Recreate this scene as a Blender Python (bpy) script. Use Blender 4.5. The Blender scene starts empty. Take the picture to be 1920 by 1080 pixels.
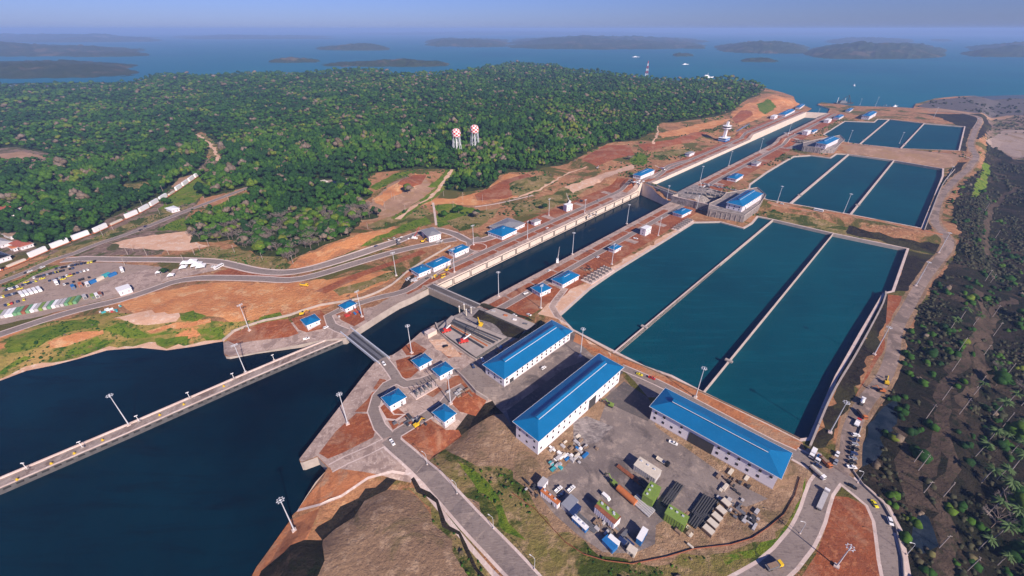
import bpy, math, random
import numpy as np
from mathutils import Vector, geometry
random.seed(7); RNG = np.random.default_rng(7)
SC = bpy.context.scene
COL = SC.collection
R = math.radians
# ---------------------------------------------------------------- camera
F = 806.0; PITCH = R(31.06); HC = 220.0
cam_d = bpy.data.cameras.new('camera'); cam = bpy.data.objects.new('camera', cam_d); COL.objects.link(cam)
cam.location = (0, 0, HC); cam.rotation_euler = (R(90) - PITCH, 0, 0)
cam_d.sensor_width = 36; cam_d.lens = F / 1920 * 36; cam_d.clip_start = 1; cam_d.clip_end = 120000
SC.camera = cam
# ---------------------------------------------------------------- light
SUN_EL = R(31.5); SUN_DIR = Vector((0.56, -0.83, 0)).normalized()      # horizontal direction TOWARDS the sun
w = bpy.data.worlds.new('World'); SC.world = w; w.use_nodes = True
nt = w.node_tree; bg = nt.nodes['Background']
sky = nt.nodes.new('ShaderNodeTexSky'); sky.sky_type = 'NISHITA'; sky.sun_disc = False
sky.sun_elevation = SUN_EL; sky.sun_rotation = math.atan2(SUN_DIR.x, SUN_DIR.y)
sky.altitude = 200; sky.air_density = 1.0; sky.dust_density = 0.3; sky.ozone_density = 3.0
hsv = nt.nodes.new('ShaderNodeMix'); hsv.data_type = 'RGBA'; hsv.blend_type = 'MULTIPLY'
hsv.inputs[0].default_value = 1; hsv.inputs[7].default_value = (0.45, 0.56, 1.2, 1)
nt.links.new(sky.outputs[0], hsv.inputs[6]); nt.links.new(hsv.outputs[2], bg.inputs[0])
bg.inputs[1].default_value = 0.058
sl = bpy.data.lights.new('sun', 'SUN'); sl.energy = 4.9; sl.angle = R(0.5); sl.color = (1.0, 0.87, 0.76)
sun = bpy.data.objects.new('sun', sl); COL.objects.link(sun)
sd = Vector((SUN_DIR.x * math.cos(SUN_EL), SUN_DIR.y * math.cos(SUN_EL), math.sin(SUN_EL)))
sun.rotation_euler = sd.to_track_quat('Z', 'Y').to_euler()
SC.view_settings.view_transform = 'Standard'; SC.view_settings.look = 'None'
SC.view_settings.exposure = 0.6; SC.view_settings.gamma = 1
# ---------------------------------------------------------------- helpers
def sm(v): v = np.clip(v, 0, 1); return v * v * (3 - 2 * v)
def srgb(r, g, b):
    f = lambda c: ((c / 255 + .055) / 1.055) ** 2.4 if c > 10 else c / 255 / 12.92
    return (f(r), f(g), f(b))
SP, CP = math.sin(PITCH), math.cos(PITCH)
def unp(px, py, z=0.0):
    u = (px - 960) / F; v = (py - 540) / F
    d = SP + v * CP; k = (HC - z) / d
    return np.array((u * k, (CP - v * SP) * k))
SHORE_PX = [(-400, 830), (-150, 760), (0, 714), (50, 695), (100, 685), (150, 672), (200, 657), (262, 652), (312, 657), (362, 650), (400, 643), (418, 640)]
SHORE = np.array([unp(x, y, -7) for x, y in SHORE_PX])
SHORE2 = np.array([unp(x, y, -7) for x, y in [(545, 972), (525, 1000), (495, 1042), (480, 1062), (455, 1110), (420, 1200)]])
def seg_dist(x, y, pts):
    d = np.full(np.shape(x), 1e9)
    for a, b in zip(pts[:-1], pts[1:]):
        ab = b - a; tt = np.clip(((x - a[0]) * ab[0] + (y - a[1]) * ab[1]) / (ab @ ab), 0, 1)
        d = np.minimum(d, np.hypot(x - a[0] - tt * ab[0], y - a[1] - tt * ab[1]))
    return d
def vnoise(x, y, sc, seed=0):
    x = np.asarray(x, float) / sc + seed * 17.3; y = np.asarray(y, float) / sc - seed * 9.1
    xi, yi = np.floor(x), np.floor(y); fx, fy = x - xi, y - yi
    fx = fx * fx * (3 - 2 * fx); fy = fy * fy * (3 - 2 * fy)
    def hsh(a, b): v = np.sin(a * 127.1 + b * 311.7 + seed * 74.7) * 43758.5453; return v - np.floor(v)
    return (hsh(xi, yi) * (1 - fx) + hsh(xi + 1, yi) * fx) * (1 - fy) + (hsh(xi, yi + 1) * (1 - fx) + hsh(xi + 1, yi + 1) * fx) * fy
BUMPS = []
DITCH = None
def hgt(x, y):
    x = np.asarray(x, float); y = np.asarray(y, float)
    s = .685 * x + .728 * y; t = .728 * x - .685 * y
    deck = np.where(t < -212, 9 * sm((s - 618) / 8) + 9 * sm((s - 1085) / 8), 9 * sm((s - 652) / 34) + 9 * sm((s - 1082) / 45))
    bank = 20 * sm((s - 420) / 900) + 5 * sm((-t - 420) / 250) * sm((s - 150) / 300)
    wl = sm((-t - 352) / 50)
    h = deck * (1 - wl) + bank * wl
    f = sm((-t - 520) / 300) * sm((s - 200) / 500)
    h = h + f * (14 * vnoise(x, y, 330, 1) + 6 * vnoise(x, y, 120, 2))
    for bx, by, am, ra in BUMPS:
        h = h + am * np.exp(-((x - bx) ** 2 + (y - by) ** 2) / (ra * ra))
    wr = sm((t - 74) / 34)
    h = h * (1 - wr) + wr * (-13 + 5 * vnoise(x, y, 60, 3) + 6 * sm((s - 700) / 600) * 2)
    if DITCH is not None:
        dd = seg_dist(x, y, DITCH); h = h - 5 * np.exp(-(dd / 7.5) ** 2) - 4.5 * np.exp(-(seg_dist(x, y, DITCH2) / 7) ** 2)
    d = seg_dist(x, y, SHORE); a = sm(d / 38); h = (h + 7.6) * a - 7.6
    d = seg_dist(x, y, SHORE2); a = sm(d / 22); h = (h + 7.6) * a - 7.6
    return h
def P(px, py, dz=0.0):
    z = 0.0
    for i in range(40):
        p = unp(px, py, z + dz); zn = float(hgt(p[0], p[1])); z += (zn - z) * .5
        if abs(zn - z) < .01 and i > 3: break
    return unp(px, py, z + dz)
def H(p): return float(hgt(p[0], p[1]))
for bx, by, am, ra in [(1452, 192, 16, 55), (1400, 215, 9, 50), (1130, 300, 7, 55), (1180, 345, 7, 14), (1235, 262, 6, 45), (760, 348, 8, 30), (620, 462, 7, 35), (680, 445, 6, 30), (870, 1010, 1.5, 50), (980, 345, 4, 40), (1230, 330, -3, 10)]:
    p = P(bx, by); BUMPS.append((p[0], p[1], am, ra))
for bx, by, am, ra in [(445, 658, -4.0, 26), (510, 648, -3.2, 24), (575, 637, -2.2, 18)]:
    p = P(bx, by); BUMPS.append((p[0], p[1], am, ra))
DITCH2 = np.array([P(*q) for q in [(935, 748), (900, 765), (862, 805), (825, 845)]])
DITCH = np.array([P(*q) for q in [(600, 1000), (640, 960), (700, 920), (745, 903), (785, 925), (830, 975), (880, 1030), (930, 1090)]])
# mesh helpers
def link(name, me, mat=None, parent=None):
    if mat is not None:
        for m in (mat if isinstance(mat, (list, tuple)) else [mat]): me.materials.append(m)
    o = bpy.data.objects.new(name, me); COL.objects.link(o)
    if parent is not None: o.parent = parent
    return o
class MB:
    def __init__(s): s.v = []; s.f = []; s.mi = []
    def add(s, v, f, mi=0):
        n = len(s.v); s.v += [tuple(p) for p in v]; s.f += [tuple(i + n for i in q) for q in f]; s.mi += [mi] * len(f); return s
    def box(s, c, d, rz=0.0, mi=0, tp=(1, 1), ry=0.0):
        cx, cy, cz = c; a, b, h = d[0] / 2, d[1] / 2, d[2] / 2
        pts = [(-a, -b, -h), (a, -b, -h), (a, b, -h), (-a, b, -h), (-a * tp[0], -b * tp[1], h), (a * tp[0], -b * tp[1], h), (a * tp[0], b * tp[1], h), (-a * tp[0], b * tp[1], h)]
        ca, sa = math.cos(rz), math.sin(rz); cb, sb = math.cos(ry), math.sin(ry)
        o = []
        for x, y, z in pts:
            x, z = x * cb + z * sb, -x * sb + z * cb
            o.append((cx + x * ca - y * sa, cy + x * sa + y * ca, cz + z))
        return s.add(o, [(0, 3, 2, 1), (4, 5, 6, 7), (0, 1, 5, 4), (1, 2, 6, 5), (2, 3, 7, 6), (3, 0, 4, 7)], mi)
    def tube(s, p0, p1, r0, r1=None, n=8, mi=0, cap=True):
        r1 = r0 if r1 is None else r1
        a = Vector(p0); b = Vector(p1); d = (b - a); L = d.length
        if L < 1e-6: return s
        q = d.to_track_quat('Z', 'Y'); o = []
        for (c, r) in ((a, r0), (b, r1)):
            for i in range(n):
                o.append(c + q @ Vector((r * math.cos(2 * math.pi * i / n), r * math.sin(2 * math.pi * i / n), 0)))
        f = [(i, (i + 1) % n, n + (i + 1) % n, n + i) for i in range(n)]
        if cap: f += [tuple(range(n - 1, -1, -1)), tuple(range(n, 2 * n))]
        return s.add(o, f, mi)
    def torus(s, c, Rr, r, n=16, m=5):
        o = []; f = []
        for i in range(n):
            for j in range(m):
                A = 2 * math.pi * i / n; B = 2 * math.pi * j / m
                o.append((c[0] + (Rr + r * math.cos(B)) * math.cos(A), c[1] + (Rr + r * math.cos(B)) * math.sin(A), c[2] + r * math.sin(B)))
                f.append((i * m + j, ((i + 1) % n) * m + j, ((i + 1) % n) * m + (j + 1) % m, i * m + (j + 1) % m))
        return s.add(o, f)
    def prism(s, poly, z0, z1, mi=0):
        n = len(poly); o = [(x, y, z0) for x, y in poly] + [(x, y, z1) for x, y in poly]
        return s.add(o, [(i, (i + 1) % n, n + (i + 1) % n, n + i) for i in range(n)] + [tuple(range(n - 1, -1, -1)), tuple(range(n, 2 * n))], mi)
    def prof(s, pts, w, mi=0):          # side profile (x,z) extruded across y by w
        n = len(pts); o = [(x, -w / 2, z) for x, z in pts] + [(x, w / 2, z) for x, z in pts]
        return s.add(o, [(i, (i + 1) % n, n + (i + 1) % n, n + i) for i in range(n)] + [tuple(range(n - 1, -1, -1)), tuple(range(n, 2 * n))], mi)
    def build(s, name, mat, parent=None):
        me = bpy.data.meshes.new(name); me.from_pydata(s.v, [], s.f); me.update()
        if isinstance(mat, (list, tuple)): me.polygons.foreach_set('material_index', s.mi)
        return link(name, me, mat, parent)
def tag(o, label=None, cat=None, group=None, kind=None):
    if label: o['label'] = label
    if cat: o['category'] = cat
    if group: o['group'] = group
    if kind: o['kind'] = kind
    return o
def thing(name, label, cat, loc, rz=0.0, group=None):
    o = bpy.data.objects.new(name, None); COL.objects.link(o); o.empty_display_size = 1
    o.location = loc; o.rotation_euler = (0, 0, rz); return tag(o, label, cat, group)
def dup(root, loc, rz, label=None, group=None, scale=None):
    r = root.copy(); COL.objects.link(r); r.location = loc; r.rotation_euler = (0, 0, rz)
    if label: r['label'] = label
    if group: r['group'] = group
    if scale: r.scale = scale
    for ch in list(root.children):
        c = ch.copy(); COL.objects.link(c); c.parent = r
        for g in ch.children:
            d = g.copy(); COL.objects.link(d); d.parent = c
    return r
# ---------------------------------------------------------------- materials
def N(nt, t, **k):
    n = nt.nodes.new(t)
    for a, b in k.items(): setattr(n, a, b)
    return n
def mix(nt, fac, a, b, mode='MIX'):
    m = N(nt, 'ShaderNodeMix', data_type='RGBA', blend_type=mode)
    for i, v in ((0, fac), (6, a), (7, b)):
        if hasattr(v, 'node'): nt.links.new(v, m.inputs[i])
        elif i == 0: m.inputs[0].default_value = v
        else: m.inputs[i].default_value = (v[0], v[1], v[2], 1)
    return m.outputs[2]
def noise(nt, pos, sc, det=6, rough=.6, lo=.4, hi=.6, stretch=None, dist=0.0):
    if stretch:
        mp = N(nt, 'ShaderNodeMapping'); mp.inputs[2].default_value = (0, 0, stretch[1]); mp.inputs[3].default_value = (1, stretch[0], 1)
        nt.links.new(pos, mp.inputs[0]); pos = mp.outputs[0]
    n = N(nt, 'ShaderNodeTexNoise'); n.inputs['Scale'].default_value = sc; n.inputs['Detail'].default_value = det
    n.inputs['Roughness'].default_value = rough; n.inputs['Distortion'].default_value = dist
    nt.links.new(pos, n.inputs['Vector'])
    r = N(nt, 'ShaderNodeMapRange'); r.inputs[1].default_value = lo; r.inputs[2].default_value = hi
    nt.links.new(n.outputs[0], r.inputs[0]); return r.outputs[0]
MATS = {}
def base(name, rough=.85, spec=.3, metal=0.0):
    m = bpy.data.materials.new(name); m.use_nodes = True; nt = m.node_tree
    b = nt.nodes['Principled BSDF']; b.inputs['Roughness'].default_value = rough
    b.inputs['Specular IOR Level'].default_value = spec; b.inputs['Metallic'].default_value = metal
    g = N(nt, 'ShaderNodeNewGeometry'); MATS[name] = m
    return m, nt, b, g.outputs['Position']
def bump(nt, b, h, st, dist=1.0):
    u = N(nt, 'ShaderNodeBump'); u.inputs['Strength'].default_value = st; u.inputs['Distance'].default_value = dist
    nt.links.new(h, u.inputs['Height']); nt.links.new(u.outputs[0], b.inputs['Normal'])
def ground(name, c1, c2, c3=None, c4=None, s1=.03, s2=.15, s3=.012, bst=.5, streak=None, fine=.35, lo3=.5, hi3=.56):
    m, nt, b, pos = base(name, .95, .15)
    col = mix(nt, noise(nt, pos, s1, 8, .65, .38, .62), c1, c2)
    if c3: col = mix(nt, noise(nt, pos, s2, 6, .7, .52, .62), col, c3)
    if c4: col = mix(nt, noise(nt, pos, s3, 8, .7, lo3, hi3, None, .6), col, c4)
    if streak: col = mix(nt, noise(nt, pos, streak[0], 5, .6, .45, .7, (streak[1], streak[2])), col, streak[3])
    f = noise(nt, pos, 1.1, 5, .75, .25, .75)
    col = mix(nt, fine, col, mix(nt, f, (.35, .35, .35), (1.6, 1.6, 1.6)), 'MULTIPLY')
    nt.links.new(col, b.inputs['Base Color'])
    bump(nt, b, noise(nt, pos, .35, 8, .7, 0, 1), bst, 2.0)
    return m
def plain(name, c, rough=.6, var=.25, sc=.8, metal=0.0, spec=.4, c2=None):
    m, nt, b, pos = base(name, rough, spec, metal)
    d = c2 or tuple(v * (1 - var) for v in c)
    tc = N(nt, 'ShaderNodeTexCoord')
    nt.links.new(mix(nt, noise(nt, tc.outputs['Object'], sc, 5, .6, .35, .7), c, d), b.inputs['Base Color']); return m
GREEN = (.035, .085, .010); DKG = (.012, .035, .008); YG = (.12, .16, .015)
ground('dirt', (.42, .20, .095), (.28, .14, .07), (.50, .29, .15), (.11, .10, .026), s1=.02, s3=.015, fine=.45, bst=1)
ground('tan', (.39, .235, .15), (.28, .17, .115), (.45, .29, .195), (.33, .20, .11), s1=.03, s2=.08, s3=.06, fine=.25)
ground('orange', (.64, .29, .115), (.50, .19, .075), (.66, .38, .19), (.38, .17, .08), s1=.03, s2=.08, s3=.03, fine=.45, bst=1, lo3=.55, hi3=.63)
ground('sand', (.66, .43, .30), (.56, .33, .21), (.66, .50, .39), None)
ground('red', (.30, .088, .036), (.22, .068, .034), (.37, .14, .065), (.34, .17, .10), s1=.06, s2=.3, s3=.035, lo3=.5, hi3=.62)
ground('redpath', (.38, .14, .058), (.46, .19, .085), (.30, .11, .05), (.38, .22, .13), s1=.04, s2=.1, s3=.03, lo3=.52, hi3=.6)
ground('grass', (.085, .16, .012), (.17, .21, .02), (.045, .095, .008), (.24, .19, .05), s1=.06, s2=.2, s3=.05, bst=1, lo3=.56, hi3=.64)
ground('dust', (.33, .21, .125), (.235, .148, .092), (.41, .275, .175), (.20, .14, .075), s1=.03, s2=.12, s3=.05, fine=.45, lo3=.53, hi3=.62, bst=.8)
ground('bank', (.10, .155, .012), (.42, .27, .09), (.045, .10, .008), (.62, .25, .10), s1=.022, s2=.09, s3=.02, bst=1, lo3=.55, hi3=.59)
ground('scrub', (.28, .195, .085), (.19, .165, .045), (.36, .25, .13), (.06, .08, .014), s1=.05, s2=.12, s3=.03, bst=1)
ground('forest_floor', (.034, .056, .014), (.06, .07, .02), (.02, .03, .01), None, bst=1)
ground('valley', (.022, .019, .012), (.045, .034, .024), (.010, .017, .006), (.085, .058, .040), s1=.03, s2=.07, s3=.022, bst=1.5, lo3=.54, hi3=.6, streak=(.05, .3, .75, (.010, .014, .006)))  # shade of the tall growth is put into these dark valley colours
ground('gravel', (.31, .23, .19), (.37, .28, .23), (.25, .19, .155), (.24, .16, .09), s1=.05, s2=.2, lo3=.55, hi3=.62)
ground('yard', (.175, .142, .13), (.25, .205, .18), (.32, .255, .215), (.12, .10, .095), s1=.03, s2=.12, s3=.05, bst=.15, lo3=.5, hi3=.6)
ground('asphalt', (.20, .158, .142), (.26, .21, .185), (.15, .12, .11), None, s1=.05, s2=.4, bst=.1, fine=.15, streak=(.25, 8, .75, (.28, .23, .20)))
ground('dark_asphalt', (.085, .075, .075), (.12, .105, .10), (.15, .12, .11), None, s1=.05, s2=.4, bst=.1, fine=.2)
ground('concrete', (.43, .32, .265), (.34, .25, .21), (.50, .40, .345), (.27, .195, .165), s1=.08, s2=.5, s3=.1, bst=.1, fine=.25)
ground('old_concrete', (.24, .21, .20), (.17, .15, .145), (.34, .29, .27), (.12, .10, .10), s1=.1, s2=.3, s3=.12, bst=.2, fine=.3, streak=(.3, 6, .2, (.38, .33, .30)))
ground('lip', (.60, .48, .43), (.48, .37, .32), (.64, .54, .49), None, s1=.1, s2=.4, bst=.05, fine=.15)
ground('mud_and_shade', (.022, .017, .015), (.04, .03, .022), (.012, .012, .010), (.05, .045, .022), s1=.1, s2=.3, bst=1.2)  # near-black ground for dark banks, also paints in the shade of the ditch
ground('haul_road', (.29, .215, .18), (.22, .165, .14), (.35, .26, .21), (.17, .13, .11), s1=.04, s2=.2, s3=.06, bst=.2, fine=.25)
ground('pier_deck', (.30, .235, .20), (.22, .17, .145), (.38, .31, .27), (.17, .12, .10), s1=.1, s2=.3, s3=.06, bst=.2, fine=.3, streak=(.2, .25, -.72, (.40, .33, .29)))
ground('track', (.105, .072, .052), (.06, .042, .03), (.04, .036, .02), None, s1=.06, s2=.15, bst=1)
ground('rock', (.28, .19, .145), (.20, .13, .10), (.36, .26, .20), (.10, .10, .035), s1=.08, s2=.25, s3=.05, bst=1.5)
def water(name, c, c2, rough=.12, bst=.25, sc=.35, s1=.006):
    m, nt, b, pos = base(name, rough, .12 if name in ('sea_water', 'chamber_water') else .16); b.inputs['IOR'].default_value = 1.33
    k = mix(nt, noise(nt, pos, s1, 5, .6, .35, .65, None, .4), c, c2)
    k = mix(nt, noise(nt, pos, s1 * 2.5, 6, .7, .5, .75, (7, .6), .5), k, tuple(min(1, v * 1.22 + .001) for v in c))
    nt.links.new(k, b.inputs['Base Color'])
    bump(nt, b, noise(nt, pos, sc, 6, .65, 0, 1), bst, .6); return m
water('sea_water', (.0002, .004, .011), (.0008, .020, .036), .16, .3)
water('chamber_water', (.001, .012, .022), (.001, .02, .034), .1, .12)
water('basin_water', (.0003, .060, .084), (.0003, .044, .067), .5, .45, .6, .008)
water('lake_water', (.006, .10, .155), (.008, .13, .175), .5, .5, .12, .0012)
water('stream_water', (.008, .016, .028), (.03, .04, .055), .15, .8, .5, .1)
plain('white_wall', srgb(225, 218, 222), .7, .10, .15)
plain('wall_base', srgb(190, 180, 180), .8, .2)
def roof_mat():
    m, nt, b, pos = base('blue_roof', .42, .5)
    tc = N(nt, 'ShaderNodeTexCoord').outputs['Object']
    col = mix(nt, noise(nt, tc, .08, 5, .6, .3, .7), (.002, .115, .27), (.003, .14, .33))
    col = mix(nt, noise(nt, tc, .6, 6, .7, .55, .8), col, (.015, .17, .36))
    nt.links.new(col, b.inputs['Base Color'])
    wv = N(nt, 'ShaderNodeTexWave', wave_type='BANDS', bands_direction='X'); wv.inputs['Scale'].default_value = .5
    nt.links.new(tc, wv.inputs[0]); bump(nt, b, wv.outputs[1], .25, .15)
    return m
roof_mat()
plain('grey_roof', (.25, .25, .26), .6, .3); plain('glass_dark', (.015, .02, .03), .15, .3, spec=.6)
plain('white_paint', (.80, .79, .78), .45, .08); plain('galv', (.62, .64, .68), .45, .12, metal=.2)
plain('dark_steel', (.05, .05, .055), .6, .3); plain('steel', (.20, .20, .21), .5, .3, metal=.3); plain('rust', (.30, .10, .05), .8, .4)
plain('rubber', (.02, .02, .02), .8, .2); plain('yellow_paint', (.75, .48, .02), .45, .15); plain('red_paint', (.50, .04, .03), .5, .2)
plain('orange_paint', (.52, .16, .05), .55, .2); plain('green_paint', (.15, .33, .16), .6, .3); plain('lime_paint', (.19, .28, .05), .65, .25, c2=(.14, .22, .04))
plain('teal_paint', (.05, .35, .38), .5, .2); plain('blue_paint', (.02, .16, .42), .5, .2); plain('navy_paint', (.02, .04, .12), .45, .2)
plain('silver_paint', (.42, .43, .45), .35, .1, metal=.4); plain('black_paint', (.015, .015, .018), .3, .2); plain('taxi', (.80, .68, .02), .4, .08)
plain('cream', (.62, .55, .45), .7, .15); plain('pale_grey', (.45, .43, .43), .8, .2); plain('wood', (.28, .19, .13), .85, .3); plain('pole_wood', (.42, .36, .32), .9, .2)
plain('tile_red', (.36, .10, .06), .8, .3); plain('concrete_wall', (.40, .34, .30), .85, .2, .2, c2=(.30, .25, .22)); plain('pale_wall', (.66, .54, .46), .85, .2, .15, c2=(.56, .45, .37))
plain('dark_wall', (.10, .095, .095), .9, .35, .3); plain('marking', (.72, .62, .55), .7, .1); plain('bark', (.20, .15, .12), .9, .3)
# foliage
def foliage(nm, rnd):
    m, nt, b, pos = base(nm, .8, .12)
    at = N(nt, 'ShaderNodeAttribute', attribute_name='tint')
    oi = N(nt, 'ShaderNodeObjectInfo')
    ad = N(nt, 'ShaderNodeMath', operation='ADD'); nt.links.new(at.outputs['Fac'], ad.inputs[0]); nt.links.new(oi.outputs['Random'], ad.inputs[1]) if rnd else None; ad.inputs[1].default_value = 0.0
    fr = N(nt, 'ShaderNodeMath', operation='FRACT'); nt.links.new(ad.outputs[0], fr.inputs[0])
    cr = N(nt, 'ShaderNodeValToRGB'); e = cr.color_ramp; e.interpolation = 'LINEAR'
    stops = [(0, (.010, .034, .010)), (.28, (.016, .054, .009)), (.5, (.028, .078, .009)), (.68, (.046, .102, .010)), (.82, (.068, .118, .012)), (.915, (.11, .135, .016)), (.935, (.10, .075, .052)), (1, (.17, .135, .11))]
    while len(e.elements) < len(stops): e.elements.new(.5)
    for k, (p, c) in enumerate(stops): e.elements[k].position = p; e.elements[k].color = (*c, 1)
    nt.links.new(fr.outputs[0], cr.inputs[0])
    col = mix(nt, .8, cr.outputs[0], mix(nt, noise(nt, pos, .5, 4, .6, .3, .7), (.45, .5, .5), (1.7, 1.6, 1.5)), 'MULTIPLY')
    nt.links.new(col, b.inputs['Base Color']); return m
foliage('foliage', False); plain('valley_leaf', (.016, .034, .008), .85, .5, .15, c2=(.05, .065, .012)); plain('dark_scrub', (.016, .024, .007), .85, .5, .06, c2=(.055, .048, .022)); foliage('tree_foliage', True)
plain('palm_leaf', (.05, .10, .015), .7, .4); plain('bare_twig', (.20, .16, .145), .9, .3)
# ---------------------------------------------------------------- zones of the ground (traced, then laid out in metres)
ZN = []                                   # (class, polygon in world metres)
def area2(p): return sum(p[i][0] * p[(i + 1) % len(p)][1] - p[(i + 1) % len(p)][0] * p[i][1] for i in range(len(p)))
def zone(cls, pts):
    p = [tuple(map(float, q[:2])) for q in pts]
    if area2(p) < 0: p.reverse()
    ZN.append((cls, p))
def zpx(cls, px): zone(cls, [P(*q) for q in px])
def smooth_line(pts, step=9.0):
    pts = [np.array(p, float) for p in pts]
    if len(pts) < 3:
        out = pts
    else:
        out = []
        q = [2 * pts[0] - pts[1]] + pts + [2 * pts[-1] - pts[-2]]
        for i in range(1, len(q) - 2):
            n = max(1, min(6, int(np.linalg.norm(q[i + 1] - q[i]) / step)))
            for k in range(n):
                t = k / n
                out.append(.5 * ((2 * q[i]) + (-q[i - 1] + q[i + 1]) * t + (2 * q[i - 1] - 5 * q[i] + 4 * q[i + 1] - q[i + 2]) * t * t + (-q[i - 1] + 3 * q[i] - 3 * q[i + 1] + q[i + 2]) * t ** 3))
        out.append(pts[-1])
    return out
def sides(L, a, b):
    n = len(L); A = []; B = []
    for i in range(n):
        d = L[min(i + 1, n - 1)] - L[max(i - 1, 0)]; d = d / (np.linalg.norm(d) + 1e-9); nn = np.array((-d[1], d[0]))
        A.append(L[i] + nn * a); B.append(L[i] + nn * b)
    return A, B
def strip(cls, L, a, b):
    A, B = sides(L, a, b)
    for i in range(len(L) - 1): zone(cls, [A[i], B[i], B[i + 1], A[i + 1]])
ROADS = []
def road(px, w, cls='asphalt', edge='lip', ew=.8, world=False, sm_=True):
    L = [P(*q) for q in px] if not world else px
    L = smooth_line(L) if sm_ else [np.array(q) for q in L]
    ROADS.append((L, w, cls, edge, ew))
def flush_roads():
    for L, w, c, e, ew in ROADS:
        if e: strip(e, L, w / 2 + ew, -w / 2 - ew)
    for L, w, c, e, ew in ROADS: strip(c, L, w / 2, -w / 2)
    ROADS.clear()
# lock walls
LA, LB, RA, RB = unp(803, 541), unp(1203, 354), unp(885, 577), unp(1258, 378)
LC, LD, RC, RD = unp(1222, 343, 9), unp(1512, 210, 18), unp(1270, 360, 9), unp(1552, 212, 18)
DOM = [(-3400, -60), (3400, -60), (3400, 4200), (-3400, 4200)]
zone('dirt', DOM)
zpx('rock', [(-900, 480), (300, 480), (420, 300), (-300, 250)])
FOREST_PX = [(-700, 560), (-200, 500), (0, 436), (60, 462), (80, 470), (110, 466), (165, 437), (210, 408), (255, 388), (300, 368), (335, 345), (365, 326), (372, 318), (385, 300), (395, 283), (382, 262), (368, 250), (380, 247), (408, 272), (411, 300), (390, 318), (372, 330),
             (355, 345), (360, 362), (385, 372), (457, 352), (470, 368), (457, 385), (400, 388), (372, 400), (350, 420), (357, 440), (362, 455), (440, 452), (457, 467), (480, 476), (540, 490), (572, 478), (618, 455), (655, 442), (675, 417), (712, 407), (705, 388), (680, 380), (697, 368), (685, 342), (695, 325), (780, 317), (838, 317), (815, 352), (870, 360), (915, 352), (942, 327), (960, 322), (992, 322), (1035, 312), (1065, 307), (1110, 282), (1140, 268), (1197, 262), (1228, 246), (1238, 230), (1265, 230), (1335, 220), (1370, 210), (1395, 190), (1425, 178), (1436, 163)]
SKY_PX = [(1432, 158), (1400, 153), (1370, 151), (1300, 152), (1180, 145), (1100, 136), (1060, 134), (1046, 124), (960, 121), (900, 130), (830, 142), (760, 145), (700, 136), (600, 137), (480, 135), (380, 137), (290, 136), (250, 146), (100, 146), (0, 148), (-200, 148), (-700, 150)]
FOREST = [P(*q) for q in FOREST_PX] + [unp(x, y, 34) for x, y in SKY_PX]
zone('forest_floor', FOREST)
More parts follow.
